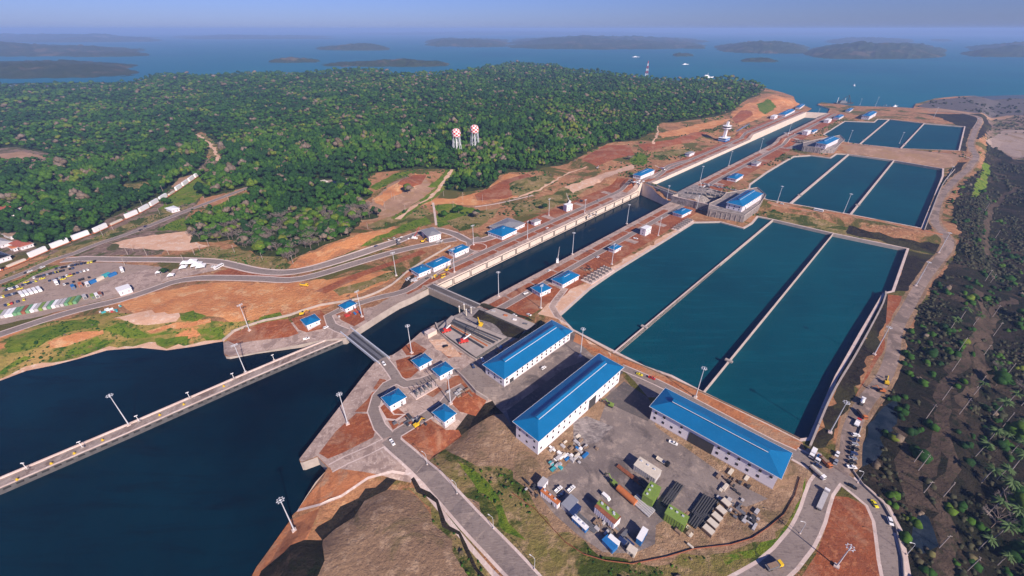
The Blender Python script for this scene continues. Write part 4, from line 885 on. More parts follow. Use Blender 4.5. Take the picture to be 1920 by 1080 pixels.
for px, lab in (((857.5, 287), 'red and white chequered water tower, the left of the two above the forest'), ((891, 279), 'red and white chequered water tower, the right of the two above the forest')):
    if wt is None:
        wt = thing('water_tower', lab, 'water tower', loc(px), 0, 'chequered water towers')
        lathe(MB(), [(.5, 29), (5, 29.6), (8, 32), (8.6, 36), (8.6, 40), (7.4, 43.5), (4, 45.8), (.3, 46.6)]).build('tank', MATS['checker'], wt)
        for k in range(8):
            a = k * math.pi / 4; MB().tube((9.4 * math.cos(a), 9.4 * math.sin(a), -1), (7 * math.cos(a), 7 * math.sin(a), 32), .55, .45, 6).build('leg', MATS['galv'], wt)
        m = MB()
        for z, r in ((10, 8.7), (21, 7.8)):
            for k in range(8):
                a = k * math.pi / 4; b = a + math.pi / 4; m.tube((r * math.cos(a), r * math.sin(a), z), (r * math.cos(b), r * math.sin(b), z), .22, n=5)
                m.tube((r * math.cos(a), r * math.sin(a), z), ((r - .8) * math.cos(b), (r - .8) * math.sin(b), z + 10), .14, n=4)
        m.build('brace', MATS['white_paint'], wt); MB().tube((0, 0, -1), (0, 0, 30), .8).build('riser_pipe', MATS['white_paint'], wt)
    else: dup(wt, loc(px), .2, lab)
p = unp(1212.5, 138, 30); t = thing('radio_mast', 'red and white lattice radio mast behind the forest ridge', 'mast', (p[0], p[1], 20))
for k in range(6):
    m = MB(); w0, w1 = 6 - k * .85, 6 - (k + 1) * .85; z0, z1 = k * 11, k * 11 + 11
    for a in range(4):
        q0 = (1 if a in (0, 3) else -1, 1 if a < 2 else -1); b = (a + 1) % 4; q1 = (1 if b in (0, 3) else -1, 1 if b < 2 else -1)
        m.tube((q0[0] * w0, q0[1] * w0, z0), (q0[0] * w1, q0[1] * w1, z1), .55, n=5); m.tube((q0[0] * w0, q0[1] * w0, z0), (q1[0] * w1, q1[1] * w1, z1), .3, n=4); m.tube((q1[0] * w0, q1[1] * w0, z0), (q0[0] * w1, q0[1] * w1, z1), .3, n=4)
    m.build('mast_section', MATS['red_paint' if k % 2 else 'white_paint'], t)
# ---------------------------------------------------------------- high masts
def mast(h, ring=True):
    t = thing('high_mast_light', 'x', 'light mast', (0, 0, 0), 0, 'tall lighting masts around the locks')
    MB().tube((0, 0, .9), (0, 0, h), .36, .17, 10).build('pole', MATS['galv'], t); MB().box((0, 0, .4), (2.2, 2.2, 1.0)).build('footing', MATS['lip'], t)
    m = MB()
    if ring:
        m.torus((0, 0, h - .3), 1.4, .1, 20); 
        for k in range(4): a = k * math.pi / 2; m.tube((0, 0, h - .3), (1.4 * math.cos(a), 1.4 * math.sin(a), h - .3), .08, n=4)
        m.tube((0, 0, h - .6), (0, 0, h + .3), .5, .3)
    else: m.box((0, 0, h), (4.6, .25, .25)).box((0, 0, h - 1), (4.6, .25, .25))
    m.build('head_frame', MATS['galv'], t); f0 = None
    for k in range(8 if ring else 6):
        a = k * math.pi / 4
        if f0 is None: f0 = f_ = MB().box((0, 0, 0), (.5, .42, .25)).build('floodlight', MATS['galv'], t)
        else: f_ = link('floodlight', f0.data, None, t)
        f_.location = (1.7 * math.cos(a), 1.7 * math.sin(a), h - .42) if ring else (-2 + k * .8, .25, h - .3); f_.rotation_euler = (0, 0, a if ring else 0)
    return t
M_RING, M_BAR = {}, {}
MASTS = [
 ((242, 797), 27, 1, 'tall ring-headed mast halfway along the narrow guide wall'), ((461, 699), 27, 0, 'crossbar mast on the guide wall near the wedge-shaped point'), ((468, 620), 27, 0, 'crossbar mast at the curved edge of the red point'),
 ((652, 795), 27, 1, 'ring-headed mast on the concrete edge beside the loop road'), ((772, 662), 27, 1, 'ring-headed mast on the red bed above the bridge end'), ((845, 757), 25, 1, 'ring-headed mast between the two square blue-roofed buildings'),
 ((552, 995), 27, 1, 'ring-headed mast on the orange point at the bottom shore'), ((1088, 668), 27, 1, 'ring-headed mast between the two parallel blue workshops'), ((1304, 745), 27, 1, 'ring-headed mast beside the lower end of the second basin wall'),
 ((1556, 811), 27, 1, 'ring-headed mast at the lower right corner of the closest basins'), ((1639, 665), 27, 1, 'ring-headed mast beside the side road midway along the closest basins'), ((1717, 536), 27, 1, 'ring-headed mast on the side road just below the bend'),
 ((1760, 474), 25, 1, 'ring-headed mast on the side road at the embankment bend'), ((1776, 335), 20, 1, 'ring-headed mast at the upper corner of the middle basins'), ((1581, 400), 27, 1, 'ring-headed mast on the embankment between the second and third middle basins'), ((1457, 380), 24, 1, 'ring-headed mast on the embankment beside the machinery building'),
 ((1073, 477), 27, 1, 'ring-headed mast on the lock island before the solitary hut'), ((1175, 420), 27, 1, 'ring-headed mast on the lock island opposite the white block'), ((1250, 375), 22, 1, 'ring-headed mast standing at the second gate'), ((1312, 342), 26, 1, 'ring-headed mast on the lock island just beyond the second gate'), ((1366, 311), 26, 1, 'ring-headed mast on the lock island before the middle basins'),
 ((743, 517), 27, 0, 'thin crossbar mast on the left bank at the first gate'), ((935, 556), 27, 1, 'ring-headed mast on the lock island at the first gate'), ((679, 594), 27, 0, 'thin crossbar mast beside the hut above the curved road'), ((1014, 578), 25, 0, 'crossbar mast in front of the blue-roofed building near the basin corner'),
 ((1147, 496), 25, 0, 'crossbar mast below the solitary blue hut'), ((1234, 442), 24, 0, 'crossbar mast beside the white block on the lock island'), ((1306, 392), 20, 0, 'crossbar mast beside the building under the retaining wall'), ((989, 449), 24, 0, 'crossbar mast on the left lock deck near the blue building'),
 ((1029, 404), 24, 0, 'crossbar mast at the foot of the cut slope'), ((1096, 400), 20, 0, 'crossbar mast on the left deck past the white block'), ((888, 459), 25, 0, 'crossbar mast in the red roundabout'), ((852, 510), 27, 0, 'crossbar mast beside the twin blue-roofed building'),
 ((1590, 267), 24, 1, 'ring-headed mast before the first far basin'), ((1686, 269), 22, 1, 'ring-headed mast before the second far basin'), ((1641, 200), 27, 1, 'ring-headed mast on the lake shore deck'), ((1612, 197), 18, 1, 'shorter ring-headed mast on the lake shore deck'), ((1531, 222), 24, 1, 'ring-headed mast on the island by the last gate'),
 ((1477, 255), 26, 1, 'ring-headed mast on the island opposite the terraced hill'), ((1750, 222), 27, 1, 'ring-headed mast in the dark yard beyond the far basins'), ((1825, 240), 22, 1, 'ring-headed mast at the far end of the side road'), ((1568, 1062), 17, 1, 'ring-headed mast in the red triangle at the bottom right'), ((1424, 285), 26, 1, 'ring-headed mast on the island midway past the middle basins')]
for px, h, ring, lab in MASTS:
    D = M_RING if ring else M_BAR; q = loc(px)
    if px in ((242, 797), (461, 699)): pp = unp(px[0], px[1], -2.6); q = (pp[0], pp[1], -2.6)
    if h not in D: D[h] = mast(h, bool(ring)); D[h].location = q; D[h].rotation_euler.z = R(45); D[h]['label'] = lab
    else: dup(D[h], q, R(45) + random.uniform(-.3, .3), lab)
# ---------------------------------------------------------------- guide wall, bridge, gates
GW = [(-420, 1062), (0, 906), (242, 803), (461, 707), (560, 665), (640, 629)]
gl = [unp(x, y, -2.6) for x, y in GW]; gl[-1] = unp(638, 633, -2.6)
t = thing('guide_wall', 'long narrow concrete guide wall standing in the dark water', 'guide wall', (0, 0, 0))
def ribbon(L, a, b, z0, z1):
    A, B = sides(L, a, b); m = MB(); n = len(L)
    for i in range(n - 1):
        m.add([(*A[i], z0), (*B[i], z0), (*B[i + 1], z0), (*A[i + 1], z0), (*A[i], z1), (*B[i], z1), (*B[i + 1], z1), (*A[i + 1], z1)], [(0, 3, 2, 1), (4, 5, 6, 7), (0, 1, 5, 4), (1, 2, 6, 5), (2, 3, 7, 6), (3, 0, 4, 7)])
    return m
GL = smooth_line(gl, 30)
ribbon(GL, 4.4, -4.4, -10, -2.6).build('deck', MATS['pier_deck'], t)
ribbon(GL, 4.5, 3.4, -2.6, -1.6).build('parapet', MATS['lip'], t); ribbon(GL, -4.41, -4.62, -9, -3.0).build('fender_panel', MATS['dark_wall'], t); ribbon(GL, -3.5, -4.5, -2.6, -2.25).build('coping', MATS['lip'], t)
ribbon(GL, 1.6, 1.35, -2.595, -2.56).build('rail_track', MATS['steel'], t)
A, B = sides(GL, 0, -4.7); 
tot = sum(np.linalg.norm(B[i + 1] - B[i]) for i in range(len(B) - 1)); k = 0; acc = 0
for i in range(len(B) - 1):
    sL = np.linalg.norm(B[i + 1] - B[i]); nn = max(1, int(sL / 5.2)); rz = math.atan2(B[i + 1][1] - B[i][1], B[i + 1][0] - B[i][0])
    for j in range(nn):
        q = B[i] + (B[i + 1] - B[i]) * (j + .5) / nn
        if 90 < q[1] and k < 96:
            if k == 0: fen = MB().tube((-1.5, 0, 0), (1.5, 0, 0), .55, n=10).build('fender', MATS['rubber'], t); f0 = fen
            else: fen = f0.copy(); COL.objects.link(fen); fen.parent = t
            fen.location = (q[0], q[1], -4.0); fen.rotation_euler = (0, 0, rz); k += 1
yb = None
for px in [(33, 899), (97, 869), (140, 850), (193, 825), (300, 778), (345, 758), (420, 724)]:
    q = unp(px[0], px[1] + 1, -2.55)
    lab = 'yellow mooring bollard on the edge of the guide wall'
    if yb is None:
        yb = thing('bollard', lab, 'bollard', (q[0], q[1], -2.3), 0, 'yellow bollards on the guide wall'); lathe(MB(), [(.5, 0), (.45, .2), (.28, .35), (.28, .7), (.5, .8), (.5, 1.0), (.2, 1.1)], 10).build('post', MATS['yellow_paint'], yb); MB().box((0, 0, .03), (1.4, 1.4, .12)).build('base_plate', MATS['yellow_paint'], yb)
    else: dup(yb, (q[0], q[1], -2.3), 0)
def street_light(h, arm, lab):
    t = thing('street_lamp', lab, 'street lamp', (0, 0, 0), 0, 'street lamps'); MB().tube((0, 0, 0), (0, 0, h * .85), .14, .09, 6).build('pole', MATS['galv'], t)
    m = MB(); pts = [(0, 0, h * .85), (arm * .3, 0, h * .97), (arm, 0, h)]
    for a, b in zip(pts, pts[1:]): m.tube(a, b, .09, .08, 5)
    m.build('arm', MATS['galv'], t); MB().box((arm + .3, 0, h), (1.0, .35, .2)).build('lamp', MATS['white_paint'], t); MB().box((0, 0, .15), (.8, .8, .3)).build('footing', MATS['lip'], t); return t
sl0 = None
for px, rz, lab in [((801, 871), 2.6, 'curved-arm street lamp on the main road nearest the junction'), ((857, 926), 2.6, 'curved-arm street lamp beside the green bank of the main road'), ((925, 991), 2.6, 'curved-arm street lamp lower down the main road'), ((1002, 1067), 2.6, 'curved-arm street lamp at the bottom edge of the main road'), ((1500, 1000), 3, 'curved-arm street lamp on the curve below the grassy verge'), ((1608, 905), 3, 'curved-arm street lamp at the junction by the valley'), ((1700, 1040), 3, 'curved-arm street lamp on the road beside the red triangle')]:
    q = loc(px)
    if sl0 is None: sl0 = street_light(10, 2.2, lab); sl0.location = q; sl0.rotation_euler.z = rz
    else: dup(sl0, q, rz, lab)
pl0 = None
for i, px in enumerate([(51, 879), (155, 839), (261, 790), (356, 746), (439, 710), (514, 675)]):
    q = unp(px[0], px[1], -1.6); lab = ['first', 'second', 'third', 'fourth', 'fifth', 'last'][i] + ' short white lamp along the guide wall, counted from the open end'
    if pl0 is None:
        pl0 = thing('wall_lamp', lab, 'lamp', (0, 0, 0), 0, 'short lamps on the guide wall'); MB().tube((0, 0, 0), (0, 0, 5), .18, .12, 6).build('pole', MATS['white_paint'], pl0); MB().box((0, 0, 5.1), (1.8, .6, .3)).build('lamp', MATS['white_paint'], pl0); MB().box((0, 0, .2), (1.6, 1.2, .5)).build('footing', MATS['concrete_wall'], pl0); pl0.location = (q[0], q[1], -1.6)
    else: dup(pl0, (q[0], q[1], -1.6), .7, lab)
# bridge
a, b = unp(652, 624, -1.5), unp(718, 676, -1.0); L = np.linalg.norm(b - a); c = (a + b) / 2; rz = math.atan2(b[1] - a[1], b[0] - a[0])
t = thing('steel_bridge', 'narrow steel girder bridge across the lock entrance', 'bridge', (c[0], c[1], 0), rz)
MB().box((0, 0, -.6), (L + 6, 9.5, .5)).build('deck', MATS['steel'], t)
MB().box((0, 2.1, -.3), (L + 6, 1.6, .08)).box((0, -2.1, -.3), (L + 6, 1.6, .08)).build('lane_strip', MATS['dark_steel'], t)
for s in (-1, 1): MB().box((0, s * 4.5, -.2), (L + 6, .7, 2.4)).build('girder', MATS['galv'], t)
m = MB(); [m.box((-L / 2 + k * 3, 0, -1.2), (.4, 9, .8)) for k in range(int(L / 3) + 1)]; m.build('cross_beam', MATS['dark_steel'], t)
MB().box((0, 0, -5), (5, 8, 7)).build('pier', MATS['concrete_wall'], t) if False else None
# first rolling gate
def gate(a, b, wdt, zt, zb, lab, off=0):
    L = np.linalg.norm(b - a); c = (a + b) / 2; rz = math.atan2(b[1] - a[1], b[0] - a[0])
    t = thing('rolling_gate', lab, 'lock gate', (c[0], c[1], 0), rz); MB().box((0, off, (zt + zb) / 2), (L + 4, wdt, zt - zb)).build('gate_body', MATS['concrete_wall' if zb > -14 else 'old_concrete'], t)
    MB().box((0, off, zt + .1), (L + 6, wdt - 3.2, .2)).build('roadway', MATS['dark_asphalt'], t)
    for s in (-1, 1):
        m = MB().box((0, off + s * (wdt / 2 - .3), zt + 1.15), (L + 4, .12, .12)).box((0, off + s * (wdt / 2 - .3), zt + .65), (L + 4, .08, .08))
        for k in range(int(L / 3)): m.box((-L / 2 + k * 3, off + s * (wdt / 2 - .3), zt + .58), (.12, .12, 1.15))
        m.build('railing', MATS['dark_steel'], t)
    for s in (-1, 1): MB().box((0, off + s * (wdt / 2 - 1), zt + .06), (L + 4, 1.2, .22)).build('walkway', MATS['pale_grey'], t)
    return t
gate(LA + (LB - LA) * .012, RA + (RB - RA) * .012, 9, 0.4, -10.5, 'closed rolling lock gate with a dark roadway at the first chamber')
gate((LC + LB) / 2, (RC + RB) / 2, 10, 9.3, -12, 'tall closed rolling gate holding back the upper chamber')
# hoists, gate machinery on the first recess
def quad_thing(name, lab, cat, px, z0, z1, mat, rim=True, group=None):
    p = [unp(x, y, z1) for x, y in px]; c = sum(p) / 4; t = thing(name, lab, cat, (c[0], c[1], z0), 0, group); q = [(a[0] - c[0], a[1] - c[1]) for a in p]
    if area2(q) < 0: q.reverse()
    MB().prism(q, 0, z1 - z0).build('body', MATS['dark_wall'], t); MB().prism([(a * .975, b_ * .975) for a, b_ in q], z1 - z0, z1 - z0 + .12).build('deck', MATS[mat], t); return t, q, c
t, q, c = quad_thing('gate_caisson', 'grey steel lock gate parked in its recess with long dark troughs', 'lock gate', [(819, 617), (846, 591), (953, 632), (893, 671)], -6, 2.0, 'concrete_wall')
e0 = np.array(unp(838, 612, 2)) - c; e1 = np.array(unp(905, 655, 2)) - c; g0 = np.array(unp(850, 598, 2)) - c; g1 = np.array(unp(945, 636, 2)) - c
for k, (mt, wd, hgt_) in enumerate([('dark_steel', 2.2, .25), ('orange_paint', .9, .8), ('bark', .7, .5), ('dark_steel', 3.0, .2), ('steel', 1.2, .9), ('dark_steel', 1.8, .2)]):
    u = .08 + k * .17; a = e0 + (g0 - e0) * u; b = e1 + (g1 - e1) * u; rz = math.atan2(b[1] - a[1], b[0] - a[0])
    MB().box(((a[0] + b[0]) / 2, (a[1] + b[1]) / 2, 8.12 + hgt_ / 2), (np.linalg.norm(b - a) * .96, wd, hgt_), rz).build('trough' if mt == 'dark_steel' else 'gate_beam', MATS[mt], t)
t, q, c = quad_thing('gate_caisson', 'second parked lock gate in the narrow slot behind the crane deck', 'lock gate', [(908, 584), (928, 577), (1004, 607), (990, 620)], -6, 1.6, 'concrete_wall')
for k, px in enumerate([(925, 584), (948, 592), (965, 600), (985, 608)]):
    a = np.array(unp(px[0], px[1], 1.6)) - c; MB().box((a[0], a[1], 8.2), (3.4, 1.6, .9), -.3).build('machinery_box', MATS[('pale_grey', 'orange_paint', 'white_paint', 'steel')[k]], t)
for i, px in enumerate([(862, 588), (871, 584), (875, 594), (884, 590)]):
    q = loc(px, 1.5)
    if i == 0:
        cp = thing('gate_post', 'x', 'post', q, 0, 'white guide posts at the head of the gate recess'); MB().box((0, 0, 3), (.7, .7, 6.4)).build('column', MATS['cream'], cp); MB().box((0, 0, 6.4), (1.1, 1.1, .4)).build('cap', MATS['white_paint'], cp); cp['label'] = 'white guide post at the head of the gate recess'
    else: dup(cp, q, 0)
# gate slots behind gate 2 and retaining wall
p = [unp(x, y, 9.2) for x, y in [(1262, 368), (1345, 388)]]
L = np.linalg.norm(p[1] - p[0]); c = (p[0] + p[1]) / 2
t = thing('retaining_wall', 'tall grey concrete retaining wall stepping up to the second lock level', 'wall', (c[0], c[1], 0), math.atan2(p[1][1] - p[0][1], p[1][0] - p[0][0])); MB().box((0, -.6, 3.6), (L + 4, 1.6, 12)).build('wall', MATS['old_concrete'], t); MB().box((0, -.6, 9.9), (L + 4, 1.9, .5)).build('coping', MATS['lip'], t)
for i, (A_, B_, mt) in enumerate([((1285, 362), (1360, 378), 'dark_steel'), ((1295, 356), (1372, 372), 'old_concrete'), ((1305, 350), (1384, 366), 'dark_steel'), ((1316, 344), (1392, 360), 'steel'), ((1482, 266), (1530, 270), 'dark_steel'), ((1490, 262), (1534, 265), 'old_concrete')]):
    a, b = P(*A_), P(*B_); L = np.linalg.norm(b - a); c = (a + b) / 2
    t = thing('gate_recess_cover', ['lowest dark trough in the second gate recess', 'pale cover beam in the second gate recess', 'upper dark trough in the second gate recess', 'grey steel beam at the top of the second gate recess', 'dark trough in the far gate recess', 'pale cover beam in the far gate recess'][i], 'cover', (c[0], c[1], H(c)), math.atan2(b[1] - a[1], b[0] - a[0]), 'gate recess covers')
    MB().box((0, 0, .4), (L, 5, .9)).build('slab', MATS[mt], t); m = MB(); [m.box((-L / 2 + (k + .5) * L / 9, 0, 1.1), (1.2, 5.6, .5)) for k in range(9)]; m.build('cross_beam', MATS['concrete_wall'], t)
# basin divider walls
def divider(a, b, z0, zt, wd, lab, pier=True):
    L = np.linalg.norm(b - a); c = (a + b) / 2; t = thing('divider_wall', lab, 'divider wall', (c[0], c[1], 0), math.atan2(b[1] - a[1], b[0] - a[0]), 'walls dividing the basins')
    MB().box((0, 0, (z0 + zt) / 2), (L + 3, wd, zt - z0)).build('wall', MATS['concrete_wall'], t); MB().box((0, 0, zt + .08), (L + 3, wd + .3, .2)).build('coping', MATS['lip'], t)
    if pier: MB().box((-L / 2 + L * .12, 0, zt + .5), (2.2, 5.5, 1.2)).build('platform', MATS['concrete_wall'], t)
for a, b, zt, z0, wd, lab in [((1152, 660), (1449, 412), 0, -8, 0.9, 'pale wall dividing the first and second of the closest basins'), ((1319, 735), (1562, 438), 0, -8, .5, 'thin wall with a purple shadow dividing the second and third closest basins'),
    ((1482, 381), (1591, 289), 9, 2, 2.2, 'wall between the first and second middle basins'), ((1595, 401), (1676, 301), 9, 2, 1.6, 'wall between the second and third middle basins'), ((1612, 270), (1667, 224), 18, 12, 2.2, 'wall between the first and second far basins'), ((1689, 278), (1733, 231), 18, 12, 1.8, 'wall between the second and third far basins')]:
    divider(P(*a), P(*b), z0, zt, wd, lab)

# dark frames on the sunlit lock wall
t = thing('lock_wall_frames', 'row of dark rectangular frames along the pale left wall of the chamber', 'wall frames', (0, 0, 0))
for (A_, B_, zt, zb_, nn_) in ((LA, LB, -1.6, -8.6, 17), (LC, LD, 6.5, 3.6, 0)):
    for k in range(nn_):
        a = A_ + (B_ - A_) * (.02 + .96 * k / nn_); b = A_ + (B_ - A_) * (.02 + .96 * (k + .93) / nn_); d = (b - a) / np.linalg.norm(b - a); n2 = np.array((d[1], -d[0])) * .25; L = np.linalg.norm(b - a); rz = math.atan2(d[1], d[0])
        m = MB(); c = (a + b) / 2 + n2
        m.box((c[0], c[1], zt), (L, .5, .55), rz).box((c[0], c[1], zb_), (L, .5, .55), rz); m.box((a[0] + n2[0], a[1] + n2[1], (zt + zb_) / 2), (.6, .5, zt - zb_), rz).box((b[0] + n2[0], b[1] + n2[1], (zt + zb_) / 2), (.6, .5, zt - zb_), rz)
        m.build('frame', MATS['dark_steel'], t)

q = loc((808, 628)); t = thing('wing_wall_block', 'pale concrete block at the corner of the first gate recess', 'concrete block', q, R(46)); MB().box((0, 0, 1.5), (9, 5, 5)).build('body', MATS['pale_wall'], t); MB().box((0, 0, 4.15), (9.4, 5.4, .35)).build('coping', MATS['lip'], t)
# ---------------------------------------------------------------- vehicles
def heading(px, d): a, b = P(*px), P(px[0] + d[0], px[1] + d[1]); return math.atan2(b[1] - a[1], b[0] - a[0])
WHEEL = {}
def wheel(t, x, y, r=.34, w=.24):
    k = (r, w)
    if k not in WHEEL: m = MB().tube((0, -w / 2, 0), (0, w / 2, 0), r, n=12); o = m.build('wheel', MATS['rubber'], t); WHEEL[k] = o.data
    else: o = link('wheel', WHEEL[k], None, t)
    o.location = (x, y, r); return o
def car(kind, colm, label, group=None):
    t = thing({'pickup': 'pickup_truck', 'sedan': 'parked_car', 'suv': 'parked_car', 'van': 'minibus', 'bus': 'bus'}[kind], label, {'pickup': 'pickup', 'van': 'van', 'bus': 'bus'}.get(kind, 'car'), (0, 0, 0), 0, group)
    m = MB(); g = MB()
    if kind == 'sedan':
        m.prof([(-2.2, .35), (2.2, .35), (2.3, .6), (2.15, .85), (1.1, .95), (-1.5, 1.0), (-2.25, .9), (-2.3, .6)], 1.75); g.prof([(-1.65, .95), (1.05, .92), (.35, 1.42), (-1.05, 1.42)], 1.5); m.prof([(-1.0, 1.40), (.32, 1.40), (.28, 1.46), (-.96, 1.46)], 1.42)
    elif kind == 'suv':
        m.prof([(-2.2, .4), (2.2, .4), (2.3, .7), (2.2, 1.0), (1.1, 1.1), (-2.2, 1.15), (-2.3, .7)], 1.85); g.prof([(-2.15, 1.1), (1.15, 1.05), (.55, 1.68), (-1.95, 1.68)], 1.6); m.prof([(-1.9, 1.66), (.5, 1.66), (.45, 1.74), (-1.85, 1.74)], 1.55)
    elif kind == 'pickup':
        m.prof([(-2.6, .5), (2.5, .5), (2.6, .8), (2.5, 1.1), (1.3, 1.2), (-.55, 1.2), (-.55, .85), (-2.55, .85)], 1.85); m.box((-1.6, .87, 1.0), (2.0, .1, .45)).box((-1.6, -.87, 1.0), (2.0, .1, .45)).box((-2.58, 0, 1.0), (.08, 1.8, .45))
        g.prof([(-.5, 1.15), (1.4, 1.15), (.75, 1.75), (-.4, 1.75)], 1.6); m.prof([(-.38, 1.73), (.72, 1.73), (.66, 1.8), (-.34, 1.8)], 1.55)
    elif kind == 'van': m.prof([(-2.5, .4), (2.5, .4), (2.6, 1.0), (1.9, 1.5), (1.5, 2.2), (-2.5, 2.25)], 1.95); g.prof([(-2.2, 1.35), (1.92, 1.35), (1.62, 1.95), (-2.2, 1.95)], 2.0)
    else: m.prof([(-5.5, .5), (5.5, .5), (5.6, 1.2), (5.4, 3.0), (-5.5, 3.05)], 2.5); g.prof([(-5.2, 1.6), (5.3, 1.6), (5.2, 2.5), (-5.2, 2.5)], 2.56)
    m.build('body', MATS[colm], t); g.build('window', MATS['glass_dark'], t)
    wb = {'bus': 3.6}.get(kind, 1.45)
    for x in (-wb, wb):
        for y in (-.8, .8): wheel(t, x, y * (1.4 if kind == 'bus' else 1), .5 if kind == 'bus' else .34)
    return t
CARS = {}
def put_car(kind, colm, px, rz, label, group=None, dz=0.0, pos=None):
    q = pos if pos is not None else loc(px, dz + .02)
    k = (kind, colm)
    if k not in CARS: o = car(kind, colm, label, group); CARS[k] = o; o.location = q; o.rotation_euler.z = rz; return o
    o = dup(CARS[k], q, rz, label); 
    if group: o['group'] = group
    elif 'group' in o.keys(): del o['group']
    return o
def truck(kind, px, rz, label, cabm='white_paint', bodym='pale_grey', L=7.5, dz=0.0):
    t = thing({'tank': 'tanker_truck', 'flat': 'flatbed_truck', 'dump': 'dump_truck', 'mixer': 'concrete_mixer_truck', 'box': 'box_truck'}[kind], label, 'truck', loc(px, dz), rz)
    MB().box((0, 0, .85), (L + 1.6, 1.1, .35)).build('chassis', MATS['dark_steel'], t)
    c = MB().prof([(L / 2 - .3, .7), (L / 2 + 1.7, .7), (L / 2 + 1.8, 1.6), (L / 2 + 1.4, 2.8), (L / 2 - .3, 2.9)], 2.4).build('cab', MATS[cabm], t); MB().box((L / 2 + 1.62, 0, 2.1), (.2, 2.1, .8), ry=-.3).build('windscreen', MATS['glass_dark'], c)
    if kind == 'tank': MB().tube((-L / 2, 0, 2.1), (L / 2 - .7, 0, 2.1), 1.15, n=14).build('tank', MATS[bodym], t)
    elif kind == 'flat':
        MB().box((-.4, 0, 1.25), (L - .4, 2.5, .25)).build('load_bed', MATS[bodym], t); MB().box((-L / 2 - .1, 0, 1.6), (.15, 2.5, .6)).box((L / 2 - .6, 0, 1.9), (.15, 2.5, 1.2)).build('headboard', MATS[bodym], t)
    elif kind == 'dump': MB().prof([(-L / 2 - .3, 1.1), (L / 2 - .7, 1.1), (L / 2 - .5, 2.7), (-L / 2 - .8, 2.4)], 2.5).build('tipper_body', MATS[bodym], t); MB().box((-.5, 0, 2.62), (L - 1.2, 2.1, .25)).build('load', MATS['wood'], t)
    elif kind == 'mixer': o = MB(); o.tube((-L / 2, 0, 2.9), (-L / 6, 0, 2.5), .6, 1.25, 12).tube((-L / 6, 0, 2.5), (L / 4, 0, 2.2), 1.25, 1.0, 12).tube((L / 4, 0, 2.2), (L / 2 - .5, 0, 2.0), 1.0, .6, 12); o.build('drum', MATS[bodym], t)
    else: MB().box((-.4, 0, 2.4), (L - .3, 2.5, 2.6)).build('cargo_box', MATS[bodym], t)
    for x in (-L / 2 + .6, -L / 2 + 1.9, L / 2 + .7):
        for y in (-1.05, 1.05): wheel(t, x, y, .5, .34)
    return t
for kind, c, px, d, lab in [
 ('pickup', 'white_paint', (736, 831), (6, 9), 'white pickup at the top of the main road by the loop junction'), ('suv', 'white_paint', (720, 683), (5, 7), 'white car leaving the right end of the steel bridge'),
 ('sedan', 'taxi', (1199, 703), (7, 3), 'yellow taxi on the basin-side road behind the middle hall'), ('pickup', 'red_paint', (1222, 710), (7, 3), 'small red pickup ahead of the yellow taxi'),
 ('sedan', 'taxi', (1639, 946), (7, 10), 'yellow taxi on the side road beside the red triangle'), ('suv', 'white_paint', (1668, 979), (4, 10), 'long white car below the yellow taxi on the side road'), ('sedan', 'black_paint', (1597, 913), (9, 5), 'black car crossing the junction beside the red triangle'), ('sedan', 'navy_paint', (1532, 874), (8, 4), 'dark car beside the cream tanker'),
 ('pickup', 'white_paint', (1047, 919), (8, -7), 'white pickup nearest the orange container in the yard'), ('sedan', 'navy_paint', (1053, 928), (8, -7), 'dark blue car beside the white pickup in the yard'), ('pickup', 'white_paint', (1071, 918), (8, -7), 'white pickup on its own above the grey yard roofs'), ('van', 'white_paint', (1136, 934), (9, 8), 'white van behind the mossy-roofed container'),
 ('pickup', 'white_paint', (1262, 832), (9, 4), 'white pickup parked at the wall of the right-hand hall'), ('suv', 'white_paint', (1569, 853), (-4, 10), 'white car upper of two on the junction apron'), ('suv', 'silver_paint', (1566, 868), (-4, 10), 'silver car lower of two on the junction apron'),
 ('suv', 'white_paint', (611, 615), (8, -5), 'white car beside the hut on the red point'), ('pickup', 'white_paint', (575, 636), (8, -3), 'white pickup on the concrete edge by the guide wall'), ('sedan', 'black_paint', (835, 650), (9, -3), 'dark car on the sandy pad beneath the recess wall'),
 ('suv', 'white_paint', (1019, 691), (9, -6), 'white car in the shade beside the first workshop'), ('suv', 'navy_paint', (887, 688), (4, 8), 'dark blue car by the corner of the first workshop'), ('pickup', 'white_paint', (905, 676), (4, 8), 'white pickup above the dark blue car by the workshop'),
 ('sedan', 'white_paint', (965, 592), (8, 4), 'white car on the crossroad behind the gate pit'), ('sedan', 'white_paint', (992, 591), (9, 4), 'second white car on the crossroad behind the gate pit'), ('pickup', 'white_paint', (986, 551), (9, -4), 'white pickup beside the blue building near the basin corner'), ('sedan', 'white_paint', (1030, 508), (9, -5), 'white car on the lock island road below the crane'),
 ('sedan', 'white_paint', (1026, 428), (9, -4), 'white car on the left lock road'), ('suv', 'silver_paint', (1122, 376), (9, -4), 'silver car on the left lock road near the bend'), ('sedan', 'silver_paint', (1346, 352), (9, 3), 'silver car on the red bed beyond the second gate'), ('sedan', 'white_paint', (1121, 483), (9, -5), 'white car near the solitary blue hut'), ('pickup', 'white_paint', (1192, 448), (9, 2), 'white pickup on the red soil below the white block'),
 ('sedan', 'silver_paint', (1275, 296), (9, -4), 'silver car on the upper left bank road'), ('sedan', 'navy_paint', (705, 462), (9, -3), 'dark car on the dual road below the orange bank') , ('sedan', 'navy_paint', (273, 425), (9, -4), 'dark car higher of two on the railway road'), ('sedan', 'black_paint', (264, 432), (9, -4), 'dark car lower of two on the railway road'),
 ('suv', 'white_paint', (1466, 383), (9, 2), 'white car on the embankment beside the machinery building'), ('bus', 'white_paint', (1534, 396), (9, 2), 'long white bus on the embankment road')]:
    put_car(kind, c, px, heading(px, d), lab)
